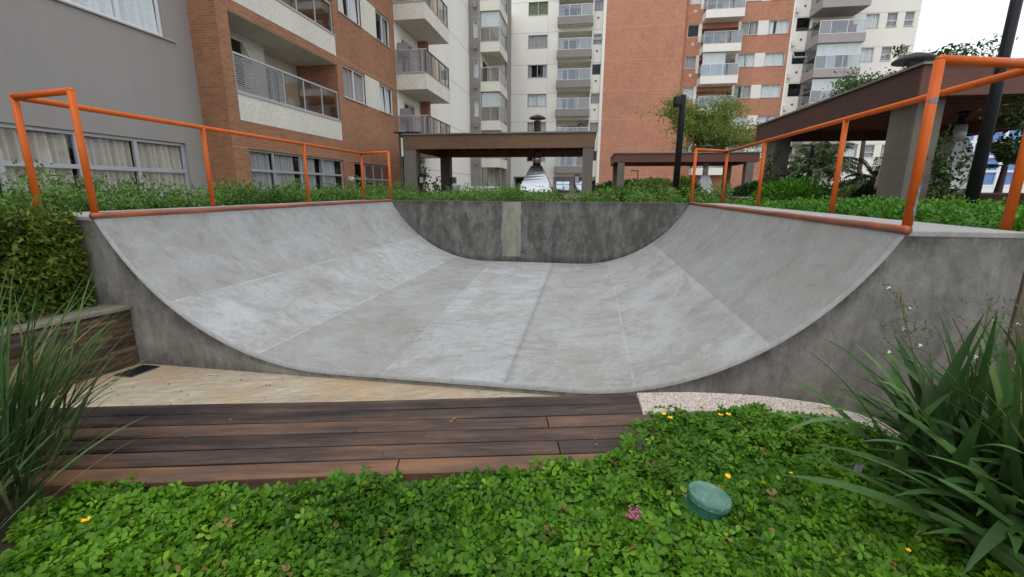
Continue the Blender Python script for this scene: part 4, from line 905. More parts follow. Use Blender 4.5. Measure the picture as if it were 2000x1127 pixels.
def hood(label, cx, y, hw, zb, zm, pw, zp, capz, capr, mat, grp='barbecue exhaust hoods'):
    t = thing('exhaust_hood', label, 'exhaust hood', (cx, y, zb), grp); hd = hw*.7; tw = pw*1.25
    m = MB(); a = [(cx-hw, y-hd), (cx+hw, y-hd), (cx+hw, y+hd), (cx-hw, y+hd)]; b = [(cx-tw, y-tw), (cx+tw, y-tw), (cx+tw, y+tw), (cx-tw, y+tw)]
    n = 10; rings = []
    for i in range(n+1):
        f = i/n; g = f-.06*math.sin(f*math.pi); rings.append([(p[0]+(q[0]-p[0])*g, p[1]+(q[1]-p[1])*g+.01*math.sin(f*7+p[0]), zb+.07+(zm-zb-.07)*f) for p, q in zip(a, b)])
    vs = [(x, yy, zb) for x, yy in a]+[p for r_ in rings for p in r_]
    m.add(vs, [(k_*4+j, k_*4+(j+1) % 4, k_*4+4+(j+1) % 4, k_*4+4+j) for k_ in range(n+1) for j in range(4)])
    m.build('cone', mat, t)
    p = MB(); p.tube([(cx, y, zm), (cx, y, zp)], pw, 20); p.build('flue_pipe', mat, t, smooth=True)
    s = MB(); s.tube([(cx, y, zp), (cx, y, capz-capr*.5)], pw*.8, 16); 
    for q in range(4): A = q*math.pi/2+.4; s.bar((cx+pw*.7*math.cos(A), y+pw*.7*math.sin(A), capz-capr*.5), (cx+capr*.7*math.cos(A), y+capr*.7*math.sin(A), capz-capr*.12), .02, .02)
    s.build('chimney', 'chim', t)
    c = MB(); c.lathe((cx, y, capz-capr*.2), [(capr, -capr*.08), (capr, 0), (capr*.78, capr*.18), (capr*.4, capr*.32), (.02, capr*.42)], 24); c.build('rain_cap', 'chim', t)
    return t
hood('bulky shiny steel hood under the long canopy, with a black mushroom cap above its roof', -2.06, 19, .70, 1.15, 2.27, .17, 2.85, 4.22, .34, 'steel')
hood('white-looking steel hood under the middle canopy behind the orange railing', 6.25, 25.6, .46, 1.14, 2.1, .14, 2.75, 3.62, .3, 'steelw')
hood('dark hood behind the right canopy column, its big black cap showing above the roof', 7.7, 13.0, .27, 1.35, 2.1, .15, 3.5, 4.48, .43, 'steel')
hood('wide pale hood half hidden by vines under the right canopy', 9.0, 13.0, .47, 1.38, 2.5, .12, 2.9, 3.2, .16, 'steelw')
def counter(label, x0, x1, y0, y1, zt, m2='slate'):
    t = thing('barbecue_counter', label, 'counter', ((x0+x1)/2, y0, .9), 'low barbecue counters')
    a = MB(); a.box(x0, x1, y0, y1, .8, zt-.05); a.build('base', m2, t); b = MB(); b.box(x0-.04, x1+.04, y0-.04, y1+.04, zt-.048, zt); b.build('counter_top', 'cap', t, bevel=.01)
counter('dark counter with a thin pale top under the bulky steel hood', -4.9, -.9, 18.3, 19.6, 1.15)
counter('brown counter under the white-looking hood of the middle canopy', 2.6, 7.3, 25.1, 26.1, 1.13)
counter('long stone counter behind the bright planting, between the right canopy columns', 4.6, 8.6, 14.2, 15.2, 1.12)
counter('brown stone counter with a pale edge at the far right, behind the tall black pole', 8.0, 11.6, 12.6, 13.9, 1.29)
def lantern(label, p, side=1):
    x, y, z = p; t = thing('wall_lantern', label, 'lantern', (x, y, z), 'black lanterns on the canopy columns'); h, r = .13, .09
    m = MB()
    for a in (-1, 1):
        for b in (-1, 1): m.box(x+a*r-.01, x+a*r+.01, y+b*r-.01, y+b*r+.01, z-h, z+h)
    m.box(x-r-.014, x+r+.014, y-r-.014, y+r+.014, z+h, z+h+.025); m.box(x-r-.014, x+r+.014, y-r-.014, y+r+.014, z-h-.02, z-h); m.box(x-side*r*2, x-side*r, y-.03, y+.03, z-.02, z+.04); m.build('cage', 'black', t)
    l = MB(); l.box(x-r+.015, x+r-.015, y-r+.015, y+r-.015, z-h+.01, z+h-.01); l.build('lens', 'lamp', t)
lantern('black lantern on the front left column of the long canopy, among the vine', (-6.42, 17.2, 1.66))
lantern('black lantern on the back left column of the long canopy', (-6.34, 21.3, 1.72))
lantern('black lantern on the right column of the long canopy', (-.34, 17.2, 1.70), -1)
lantern('black lantern on the far column of the dark right canopy', (6.72, 17.2, 1.68))

def pole(label, x, y, zt, r0, r1, head=None):
    t = thing('lamp_post', label, 'lamp post', (x, y, .95), 'black lamp posts')
    m = MB(); m.tube([(x, y, .8), (x, y, min(3.3, zt-.01)), (x, y, zt)], [r0, r1, r1], 18); m.lathe((x, y, .9), [(r0*1.5, 0), (r0*1.5, .03)], 16); m.build('shaft', 'black', t, smooth=True)
    if head == 'drum':
        h = MB(); h.lathe((x-.10, y, zt-.22), [(.06, 0), (.09, .05), (.09, .17), (.07, .2)], 18); h.build('lamp_head', 'chim', t)
        h = MB(); h.box(x-.1, x, y-.02, y+.02, zt-.14, zt-.1); h.build('arm', 'black', t)
    elif head == 'arm':
        h = MB(); h.box(x-.45, x+.04, y-.05, y+.05, zt-.02, zt+.04); h.build('lamp_head', 'chim', t)
    elif head == 'big':
        h = MB(); h.box(x-.5, x+.06, y-.1, y+.1, zt, zt+.09); h.build('lamp_head', 'chim', t)
pole('black post with a drum lamp, just behind the back right corner of the ramp', 1.83, 9.75, 3.14, .066, .056, 'drum')
pole('tall thick black pole at the right edge, rising out of the picture', 6.18, 8.4, 8.5, .098, .072, 'big')
pole('black lamp post in front of the palm tree under the right canopy', 9.3, 21.0, 3.15, .10, .09, 'arm')
pole('thin small lamp post against the foot of the blank brick wall', 3.35, 31, 2.55, .03, .03, 'arm')
def downpipe():
    t = thing('leaning_pipe', 'dark sloping pipe between the brick corner and the long canopy', 'pipe', (-7.35, 17.3, .9)); m = MB()
    m.box(-7.32, -7.18, 17.2, 17.3, .8, 3.42); m.build('pipe_box', 'dkframe', t)
    b = MB(); b.box(-7.17, -7.09, 17.05, 17.2, 2.55, 3.25); b.build('end_plate', 'white', t); c = MB(); c.box(-7.45, -6.4, 17.0, 17.25, 3.425, 3.46); c.build('top_plate', 'black', t)
downpipe()
def acbox(label, x, y, w_, h, name='storage_box'):
    t = thing(name, label, 'box', (x, y, .9)); m = MB(); m.box(x-w_/2, x+w_/2, y, y+.6, .9, .9+h); m.build('case', 'aluw', t)
    l = MB()
    for i in range(4): l.box(x-w_/2+.06+i*(w_-.1)/4, x-w_/2+.02+(i+1)*(w_-.1)/4, y-.02, y, .9+h*.35, .9+h*.85)
    l.build('grille', 'curtaing', t)
acbox('low white slatted box beyond the long canopy', -6.9, 30, 2.0, .62); acbox('white appliance box behind the left columns of the long canopy', -7.6, 25.4, .9, .68)

# ------------------------------------------------------------------ vegetation
def blob_leaves(n, c, r, shell=.35):
    d = rdir(n); q = rng.random(n)**.4; q = 1-shell+q*shell if shell < 1 else rng.random(n)**(1/3.)
    return np.array(c)+d*np.array(r)*q[:, None], d

def ground_cover():
    area = [-2.35, 2.6, .45, 2.45]; n = 68000
    X = rng.uniform(area[0], area[1], n); Y = rng.uniform(area[2], area[3], n)
    xs = [-2.4, -2.05, -.85, -.45, .0, .18, .30, .36, .55, .73, 1.0, 1.15, 1.36, 1.7, 2.6]; ys = [1.0, 1.10, 1.385, 1.49, 1.66, 1.83, 2.04, 2.22, 2.21, 2.255, 2.235, 2.21, 2.15, 1.85, 1.3]
    P = np.column_stack([X, Y]); lim = np.interp(X, xs, ys)+(vnoise(P, 9, 3)-.5)*.13
    left = -2.02+(1.2-Y)*.95*np.where(Y < 1.2, 1, 0)+(vnoise(P, 7, 5)-.5)*.25
    keep = (Y < lim) & (X > left); X, Y, lim = X[keep], Y[keep], lim[keep]; P = P[keep]; n = len(X)
    near = np.hypot(X-.0, Y) ; keep = np.ones(n, bool)
    h = .213+(vnoise(P, 5, 1)-.5)*.06+(vnoise(P, 22, 2)-.5)*.06+np.where(rng.random(n) < .03, rng.random(n)*.035, 0)
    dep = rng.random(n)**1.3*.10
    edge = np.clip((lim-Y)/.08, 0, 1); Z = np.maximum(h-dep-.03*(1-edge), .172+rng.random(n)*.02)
    # keep clear of the green lid
    dd = np.hypot(X-.475, Y-1.475); ok = (dd > .077); X, Y, Z, dep, P = X[ok], Y[ok], Z[ok], dep[ok], P[ok]; n = len(X); dd = dd[ok]
    Z = np.where((dd < .15) & (Y < 1.475), np.minimum(Z, .2), Z)
    tilt = rng.normal(size=(n, 3))*np.array([.55, .55, 0])+np.array([0, -.2, 1]); Nn = unit(tilt); th = rng.random(n)*6.283
    H = unit(np.cross(Nn, np.column_stack([np.cos(th), np.sin(th), np.zeros(n)]))); Hs = np.cross(Nn, H)
    sc = rng.uniform(.62, 1.25, n)*np.where(rng.random(n) < .12, .7, 1)
    C, A, NN, L, W, T = [], [], [], [], [], []
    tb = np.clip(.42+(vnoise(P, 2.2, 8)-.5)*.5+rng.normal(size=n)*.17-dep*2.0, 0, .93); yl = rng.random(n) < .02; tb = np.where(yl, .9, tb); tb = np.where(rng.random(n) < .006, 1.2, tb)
    for ang in (-38, 38, -112, 112):
        a = R(ang)+rng.normal(size=n)*.16; d = H*np.cos(a)[:, None]+Hs*np.sin(a)[:, None]+Nn*rng.uniform(-.05, .4, n)[:, None]
        q = H*(.007 if abs(ang) < 90 else -.001)*sc[:, None]
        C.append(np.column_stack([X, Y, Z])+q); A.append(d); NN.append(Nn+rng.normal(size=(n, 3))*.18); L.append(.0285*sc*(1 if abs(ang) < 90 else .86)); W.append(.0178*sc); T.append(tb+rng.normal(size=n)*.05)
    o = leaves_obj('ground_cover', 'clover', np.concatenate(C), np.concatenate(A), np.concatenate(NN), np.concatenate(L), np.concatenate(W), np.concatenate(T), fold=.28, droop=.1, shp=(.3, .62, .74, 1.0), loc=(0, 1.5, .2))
    tag(o, kind='stuff')
    # a few runners poking up
ground_cover()

def flower(label, p, kind='yellow', s=.012):
    t = thing('flower', label, 'flower', p, 'small flowers in the ground cover'); x, y, z = p; m = MB(); rr = random.Random(int(x*977+y*131))
    st = MB(); st.tube([(x, y, z-.06), (x+.003, y, z)], .0012, 6); st.build('stem', 'stem', t)
    if kind == 'yellow':
        for k_ in range(5):
            a = k_*1.257+rr.random(); d = Vector((math.cos(a), math.sin(a), .5)).normalized(); q = Vector((-math.sin(a), math.cos(a), 0)); c = Vector(p)
            w_ = s*.55; vs = [c, c+d*s*.5+q*w_, c+d*s*1.05+q*w_*.6+Vector((0, 0, .003)), c+d*s*1.1-q*w_*.6, c+d*s*.5-q*w_]; m.add(vs, [(0, 1, 2, 3, 4)])
        m.lathe(p, [(s*.3, 0), (s*.35, s*.4), (s*.15, s*.6)], 8); m.build('petals', 'yellow', t)
    else:
        for k_ in range(26):
            c = Vector(p)+Vector((rr.gauss(0, .013), rr.gauss(0, .010), rr.gauss(0, .010))); m.lathe(c, [(.001, -.004), (.0042, 0), (.001, .004)], 6, ax=(rr.gauss(0, 1), rr.gauss(0, 1), 1))
        m.build('petals', 'pink', t)
for lab, p in (('yellow flower hanging over the bed edge near the right end of the bench', (.405, 1.985, .27)), ('small yellow flower just right of the one nearest the bench end', (.432, 1.97, .262)),
               ('left flower of the yellow pair in front of the granite edging', (.665, 2.02, .272)), ('right flower of the yellow pair in front of the granite edging', (.70, 2.025, .274)),
               ('yellow flower lying on the pale granite edging, farthest right of those by the kerb', (1.17, 2.13, .275)), ('yellow flower touching the right side of the green lid', (.555, 1.535, .275)),
               ('lone yellow flower at the far left of the ground cover', (-1.53, .975, .262)), ('tiny yellow bloom in the leaves between the green lid and the strap-leaved plant', (.81, 1.63, .255)),
               ('tiny yellow bloom low in the leaves near the bottom right', (.985, 1.28, .262))):
    flower(lab, p, s=.007 if 'tiny' in lab else .0125)
flower('faded pink flower cluster in the middle of the ground cover', (.195, 1.29, .275), 'pink')
def stake():
    t = thing('plant_stake', 'small grey wooden stake among the leaves left of the strap-leaved plant', 'stake', (1.10, 1.75, .17)); m = MB(); m.bar((1.10, 1.75, .16), (1.12, 1.76, .245), .024, .012); m.build('peg', 'alu2', t)
stake()

def strap_plant(name, label, cat, base, n, Ls, Ws, mat, az, el, spread, seed, bend=1.0, tint0=.45):
    t = thing(name, label, cat, base); rr = random.Random(seed); mb = MB(); tn = []
    for i in range(n):
        a = R(rr.uniform(*az)); e = R(rr.uniform(*el)); L = rr.uniform(*Ls); W = rr.uniform(*Ws); seg = 12
        p = Vector(base)+Vector((rr.gauss(0, spread), rr.gauss(0, spread), 0)); d = Vector((math.cos(a)*math.cos(e), math.sin(a)*math.cos(e), math.sin(e)))
        tw = rr.uniform(-.5, .5); g = rr.uniform(.35, 1.15)*bend/seg; tv = min(max(rr.gauss(tint0, .2), 0), .84); b = len(mb.v)
        if rr.random() < .04: tv = 1
        for k_ in range(seg+1):
            f = k_/seg; w_ = W*(math.sin(min(f*1.8+.35, 1.57))*(1-f**3.0)+.015)*.5
            sd = d.cross(Vector((0, 0, 1))); sd = sd.normalized() if sd.length > .05 else Vector((1, 0, 0)); nn = sd.cross(d).normalized()
            sd = (sd*math.cos(tw*f)+nn*math.sin(tw*f)); nn = sd.cross(d).normalized()
            mb.v += [tuple(p-sd*w_+nn*w_*.28), tuple(p), tuple(p+sd*w_+nn*w_*.28)]; tn += [tv+.06*f]*3
            p = p+d*(L/seg); d = (d+Vector((0, 0, -1))*g*(.25+f*1.5)+Vector((rr.gauss(0, .006), rr.gauss(0, .006), 0))).normalized()
            if p.z < .17: p.z = .17+rr.random()*.01
        for k_ in range(seg):
            for q in (0, 1): mb.f.append([b+k_*3+q, b+k_*3+q+1, b+k_*3+q+4, b+k_*3+q+3]); mb.m.append(0)
    for i in range(n//9):   # dry collapsed leaves at the foot
        a = rr.uniform(0, 6.28); b = len(mb.v); p0 = Vector(base)+Vector((rr.gauss(0, spread), rr.gauss(0, spread), .03)); d = Vector((math.cos(a), math.sin(a), .35)).normalized(); L = rr.uniform(.4, .7)*Ls[0]; W = Ws[0]*.8
        for k_ in range(8):
            sd = Vector((-math.sin(a), math.cos(a), 0)); w_ = W*.5*(1-(k_/7.5)**2); mb.v += [tuple(p0-sd*w_), tuple(p0), tuple(p0+sd*w_)]; tn += [1.0]*3
            p0 = p0+d*(L/7); d = (d-Vector((0, 0, .14))).normalized(); p0.z = max(p0.z, .175)
        for k_ in range(7):
            for q in (0, 1): mb.f.append([b+k_*3+q, b+k_*3+q+1, b+k_*3+q+4, b+k_*3+q+3]); mb.m.append(0)
    mb.at = {'tint': ('POINT', tn)}; mb.build('leaf_blades', mat, t, smooth=True)
    return t
ir = strap_plant('strap_leaf_plant', 'large clump of glossy dark green strap leaves at the lower right', 'plant', (1.56, 1.62, .17), 240, (.45, .78), (.034, .056), 'iris', (0, 360), (38, 86), .14, 3, 1.7, .42)
def extra_straps():   # low leaves arching left over the ground cover
    rr = random.Random(12); mb = MB(); tn = []
    for i in range(52):
        a = R(rr.uniform(125, 250)); e = R(rr.uniform(18, 50)); L = rr.uniform(.42, .70); W = rr.uniform(.034, .054); seg = 12
        p = Vector((1.50+rr.gauss(0, .10), 1.45+rr.gauss(0, .2), .18)); d = Vector((math.cos(a)*math.cos(e), math.sin(a)*math.cos(e), math.sin(e))); g = rr.uniform(.5, .95)/seg; b = len(mb.v); tv = rr.uniform(.25, .8); tw = rr.uniform(-.5, .5)
        for k_ in range(seg+1):
            f = k_/seg; w_ = W*(math.sin(min(f*1.8+.35, 1.57))*(1-f**3)+.015)*.5; sd = d.cross(Vector((0, 0, 1))).normalized(); nn = sd.cross(d); sd = sd*math.cos(tw*f)+nn*math.sin(tw*f); nn = sd.cross(d)
            mb.v += [tuple(p-sd*w_+nn*w_*.25), tuple(p), tuple(p+sd*w_+nn*w_*.25)]; tn += [tv]*3
            p = p+d*(L/seg); d = (d+Vector((0, 0, -1))*g*(.2+f*1.7)).normalized(); p.z = max(p.z, .235)
        for k_ in range(seg):
            for q in (0, 1): mb.f.append([b+k_*3+q, b+k_*3+q+1, b+k_*3+q+4, b+k_*3+q+3]); mb.m.append(0)
    mb.at = {'tint': ('POINT', tn)}; mb.build('arching_blades', 'iris', ir, smooth=True)
    for (x, y, h, lx) in ((1.40, 1.8, .74, -.22), (1.52, 1.86, .72, .0), (1.60, 1.82, .70, .03)):   # airy flower stalks
        s = MB(); top = Vector((x+lx, y+.02, .17+h)); s.tube([(x, y, .2), (x+lx*.4, y, .17+h*.5), top], [.0035, .0028, .0016], 6); fl = MB(); rr = random.Random(int(h*100))
        for i in range(22):
            f = rr.uniform(.62, 1.0); c = Vector((x, y, .2)).lerp(top, f)+Vector((0, 0, 0)); dd = Vector((rr.gauss(0, 1), rr.gauss(0, 1), rr.gauss(.3, .5))).normalized()*rr.uniform(.03, .11); e_ = c+dd
            s.tube([c, c.lerp(e_, .5)+Vector((0, 0, .008)), e_], .0011, 4)
            for _ in range(3):
                q = e_+Vector((rr.gauss(0, .012), rr.gauss(0, .012), rr.gauss(0, .01))); s.tube([e_, q], .0008, 4); s.lathe(q, [(.0005, -.006), (.003, 0), (.0005, .007)], 5)
            if rr.random() < .2:
                for k_ in range(3): A = k_*2.1; fl.lathe(e_+Vector((math.cos(A)*.004, 0, math.sin(A)*.004)), [(.001, -.002), (.0042, 0), (.001, .003)], 6)
        so_ = s.build('flower_stalk', 'drystem', ir); fl.build('white_blossom', 'whitep', ir, so_) if fl.v else None
M['drystem'] = plain('dry_stem', (.12, .12, .055), .8, var=.3)
extra_straps()
strap_plant('grass_tuft', 'tall arching tuft of thin grass blades at the left edge', 'grass plant', (-2.26, 1.16, .12), 210, (.5, .95), (.008, .019), 'grassl', (-50, 130), (45, 85), .08, 8, .9, .5)
strap_plant('grass_tuft', 'tangled lower grass tuft at the bottom left corner', 'grass plant', (-2.0, .88, .12), 90, (.35, .62), (.009, .02), 'grassl', (-70, 130), (25, 85), .10, 21, .9, .4)

def hedge():
    t = thing('hedge', 'thick leafy hedge above the stacked-slate wall at the left of the ramp', 'hedge', (-4.3, 2, .4))
    n = 30000; x0, x1, y0, y1, z0, z1 = -6.3, -3.80, .2, 2.83, .36, 1.10
    C = np.column_stack([rng.uniform(x0, x1, n), rng.uniform(y0, y1, n), rng.uniform(z0, z1, n)])
    face = rng.random(n); f1 = face < .62; dz = rng.random(n)**1.7*.16
    bulge = (vnoise(C[:, 1:], 3.5, 4)-.5)*.16; C[f1, 0] = (x1-dz+bulge)[f1]-.10*(C[f1, 2]-z0)
    f2 = ~f1; C[f2, 2] = (z1-dz+(vnoise(C[:, :2], 3, 6)-.35)*.16)[f2]
    C[:, 1] = np.minimum(C[:, 1], 2.82)
    A = rdir(n, -.1, .8)+np.where(f1[:, None], np.array([.8, -.3, .1]), np.array([.1, -.2, .9])); N = rdir(n, .5)+np.where(f1[:, None], np.array([.9, -.2, .5]), np.array([0, 0, 1.]))
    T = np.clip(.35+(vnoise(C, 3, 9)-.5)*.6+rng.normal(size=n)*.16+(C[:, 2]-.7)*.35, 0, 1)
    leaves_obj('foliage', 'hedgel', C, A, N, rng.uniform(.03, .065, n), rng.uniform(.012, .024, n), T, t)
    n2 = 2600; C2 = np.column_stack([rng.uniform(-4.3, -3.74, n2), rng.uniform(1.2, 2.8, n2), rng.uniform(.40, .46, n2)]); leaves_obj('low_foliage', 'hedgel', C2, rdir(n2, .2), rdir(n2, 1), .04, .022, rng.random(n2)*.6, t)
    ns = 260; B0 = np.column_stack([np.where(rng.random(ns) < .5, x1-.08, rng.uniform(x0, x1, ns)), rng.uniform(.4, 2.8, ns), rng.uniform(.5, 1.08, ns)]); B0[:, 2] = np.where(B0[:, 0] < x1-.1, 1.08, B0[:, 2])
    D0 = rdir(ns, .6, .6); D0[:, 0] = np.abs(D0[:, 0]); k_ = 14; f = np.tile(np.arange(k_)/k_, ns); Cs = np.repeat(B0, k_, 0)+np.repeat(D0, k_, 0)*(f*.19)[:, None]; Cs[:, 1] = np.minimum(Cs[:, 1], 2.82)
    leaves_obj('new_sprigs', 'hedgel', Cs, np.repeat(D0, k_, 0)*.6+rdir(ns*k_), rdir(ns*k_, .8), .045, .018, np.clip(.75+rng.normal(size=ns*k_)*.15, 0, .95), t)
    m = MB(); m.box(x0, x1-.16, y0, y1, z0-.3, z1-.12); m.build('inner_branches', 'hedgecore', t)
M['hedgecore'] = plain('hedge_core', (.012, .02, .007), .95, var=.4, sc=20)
hedge()

def leafy_strip(label_kind, n_cl, xr, yr, zb, hr, mat, leafL, leafW, per, clr, seed, up=.4, name='planting'):
    r = np.random.default_rng(seed); cx = r.uniform(*xr, n_cl); cy = r.uniform(*yr, n_cl); Pn = np.column_stack([cx, cy])
    hh = hr[0]+(hr[1]-hr[0])*np.clip(vnoise(Pn, 2.2, seed)*1.1-.1+r.normal(size=n_cl)*.22, 0, 1.3)
    k_ = per; C = np.repeat(np.column_stack([cx, cy, np.full(n_cl, zb)]), k_, 0); H = np.repeat(hh, k_); n = len(C)
    f = r.random(n)**.6; off = r.normal(size=(n, 2))*clr*(.4+.6*f)[:, None]; C[:, :2] += off; C[:, 2] += f*H
    d = unit(r.normal(size=(n, 3))*.8+np.array([0, 0, up])); N = unit(r.normal(size=(n, 3))*.6+np.array([0, -.3, 1]))
    T = np.clip(np.repeat(.4+(vnoise(Pn, 1.5, seed+3)-.5)*.5, k_)+r.normal(size=n)*.16+(f-.5)*.25, 0, 1)
    o = leaves_obj(name, mat, C, d, N, r.uniform(.6, 1.2, n)*leafL, r.uniform(.6, 1.2, n)*leafW, T, loc=(float(np.mean(cx)), float(np.mean(cy)), zb))
    return tag(o, kind='stuff')
leafy_strip('', 620, (-7.0, -4.72), (1.8, 12.5), .88, (.12, .62), 'stripl', .055, .026, 46, .075, 3, up=.7)
leafy_strip('', 260, (-4.98, -4.62), (2.6, 8.6), .98, (.06, .34), 'stripl', .045, .024, 34, .05, 31)
leafy_strip('', 420, (-5.5, 2.6), (8.52, 9.7), .88, (.12, .50), 'stripl', .055, .028, 44, .075, 5, up=.7)
leafy_strip('', 420, (-8.6, -1.0), (9.7, 15.5), .88, (.1, .42), 'stripl', .07, .04, 34, .11, 6)
leafy_strip('', 1900, (2.72, 6.6), (2.5, 9.8), .88, (.12, .30), 'rightl', .055, .034, 26, .055, 7, up=.5)
leafy_strip('', 500, (2.0, 7.4), (9.6, 12.6), .88, (.06, .2), 'rightl', .06, .04, 24, .08, 17)
leafy_strip('', 900, (2.75, 6.2), (1.0, 2.7), .10, (.5, .98), 'darkl', .09, .035, 26, .08, 23, name='dark_underplanting')

def shrub(label, c, r, n, mat, L, W, tb=.5, seed=1, name='shrub', cat='shrub', spiky=False, grp=None):
    t = thing(name, label, cat, (c[0], c[1], c[2]-r[2]), grp); C, d = blob_leaves(n, c, r, .6); lump = vnoise(C, 2.2/max(r), seed); C += d*(lump-.5)[:, None]*np.array(r)*.7
    C[:, 2] = np.maximum(C[:, 2], .85)
    A = d+rdir(n, .6 if spiky else .2, .7); N = rdir(n, 1.0, .7); T = np.clip(tb+(vnoise(C, 1.6, seed+1)-.5)*.7+rng.normal(size=n)*.17, 0, 1)
    leaves_obj('foliage', mat, C, A, N, rng.uniform(.6, 1.25, n)*L, rng.uniform(.6, 1.2, n)*W, T, t)
    m = MB(); rr = random.Random(seed)
    for i in range(7): m.tube([(c[0]+rr.gauss(0, .05), c[1], c[2]-r[2]), (c[0]+rr.uniform(-.6, .6)*r[0], c[1]+rr.uniform(-.6, .6)*r[1], c[2]+r[2]*.3)], [.02, .008], 6)
    m.build('stems', 'bark', t)
shrub('rounded green shrub between the long canopy and the middle canopy', (.95, 15.4, 1.08), (.8, .6, .38), 2600, 'stripl', .09, .045, .45, 2)
shrub('bushy green shrub with reddish tips under the left end of the middle canopy', (2.2, 18.5, 1.2), (1.0, .8, .5), 3600, 'shrubl', .12, .05, .6, 4)
shrub('yellow-green croton shrub left of the drum lamp post', (3.0, 20.5, 1.25), (1.1, .8, .48), 3200, 'shrubl', .15, .055, .72, 6, spiky=True)
shrub('bright spiky shrub just right of the drum lamp post', (4.4, 21.5, 1.25), (.62, .6, .5), 2600, 'shrubl', .2, .05, .7, 8, spiky=True)
shrub('dark dense shrub right of the white-looking hood', (5.95, 17.5, 1.15), (.6, .6, .42), 3000, 'darkl', .12, .06, .8, 10)
shrub('broad-leaved green clump beside the far column of the right canopy', (5.8, 14.2, 1.12), (.9, .7, .44), 2400, 'rightl', .16, .045, .45, 12, spiky=True)
shrub('low dark hedge clump at the foot of the far right tower', (15.5, 40, 1.3), (3.2, 1.2, .8), 4200, 'darkl', .25, .12, .7, 14)
shrub('second dark clump along the foot of the far right tower, towards the right', (22, 40, 1.3), (3.2, 1.2, .8), 4200, 'darkl', .25, .12, .7, 15)
shrub('small yellow-green shrub seen under the right canopy', (11.3, 21.5, 1.15), (.9, .6, .3), 1500, 'shrubl', .12, .05, .7, 18)
shrub('wide dark clipped bush row at the foot of the blank brick wall', (4.5, 38, 1.35), (4.2, 1.0, .65), 5200, 'darkl', .22, .12, .75, 16)
shrub('dark leafy bush at the far right behind the outer railing post', (10.2, 16.5, 1.2), (1.4, 1.0, .5), 3200, 'darkl', .13, .07, .8, 20)

def tree(label, base, trunk_h, crown_c, crown_r, n_limb, n_leaf, mat, L, W, seed, flat=False, name='tree', tb=.5, sparse=1.0, tr=.09):
    t = thing(name, label, 'tree', base); rr = random.Random(seed); m = MB(); tips = []
    b = Vector(base); fork = b+Vector((rr.uniform(-.1, .1), 0, trunk_h)); m.tube([b, b.lerp(fork, .5)+Vector((.05, 0, 0)), fork], [tr*1.2, tr, tr*.85], 10)
    cc = Vector(crown_c)
    for i in range(n_limb):
        a = i*2.399+rr.random()*.7; q = rr.uniform(.45, 1.0) if i % 3 else rr.uniform(.1, .5); zz = rr.uniform(-.5, 1.0) if not flat else rr.uniform(-.6, .95)
        tip = cc+Vector((math.cos(a)*crown_r[0]*q, math.sin(a)*crown_r[1]*q, crown_r[2]*zz*(1-.4*q*q))); mid = fork.lerp(tip, .45)+Vector((rr.gauss(0, .12), rr.gauss(0, .12), crown_r[2]*.15))
        m.tube([fork, mid, tip], [tr*.5, tr*.28, tr*.06], 7, caps=False); tips.append((mid, tip))
        for j in range(4):
            s = mid.lerp(tip, rr.uniform(.1, .9)); e = s+Vector((rr.gauss(0, 1)*crown_r[0], rr.gauss(0, 1)*crown_r[1], rr.gauss(.2, .8)*crown_r[2]))*.28; m.tube([s, e], [tr*.14, tr*.03], 5, caps=False); tips.append((s, e))
    m.build('trunk', 'bark', t, smooth=True)
    tp = np.array([[*a, *b_] for a, b_ in tips]); k_ = rng.integers(0, len(tp), n_leaf); f = rng.uniform(.35, 1.08, n_leaf)[:, None]
    sp = np.array(crown_r)*(.085 if sparse == 1 else .07); sp[2] *= 1.15
    C = tp[k_, :3]*(1-f)+tp[k_, 3:]*f+rng.normal(size=(n_leaf, 3))*sp; T = np.clip(tb+rng.normal(size=n_leaf)*.15+np.repeat(0, n_leaf)+(vnoise(C, .9, seed)-.5)*.6, 0, 1)
    A = rdir(n_leaf, -.1 if flat else .1); N = rdir(n_leaf, 1.2, .6)
    leaves_obj('crown', mat, C, A, N, rng.uniform(.6, 1.2, n_leaf)*L, rng.uniform(.6, 1.2, n_leaf)*W, T, t)
tree('feathery yellow-green spreading tree in front of the brick tower wing', (7.3, 30, .9), 2.3, (7.15, 30, 5.15), (3.5, 2.8, 2.1), 30, 15000, 'treel', .17, .06, 5, flat=True, tb=.6, sparse=.8)
tree('green leafy tree rising behind the roof of the right canopy', (12.2, 23, .9), 3.2, (13.0, 23, 5.3), (2.6, 2.2, 1.3), 22, 12000, 'tree2l', .15, .075, 11, tb=.6)
tree('loose-crowned tree whose top twigs show beside the black chimney cap', (15.6, 24, .9), 4.6, (15.2, 24, 6.9), (2.2, 1.8, 1.0), 15, 2600, 'tree2l', .18, .09, 19, tb=.35)
tree('thin dark tree seen between the right column and the tall pole', (9.0, 10.2, .9), 1.1, (8.9, 10.3, 2.5), (1.5, .9, .75), 16, 2600, 'tree2l', .10, .055, 23, tb=.3, tr=.04)

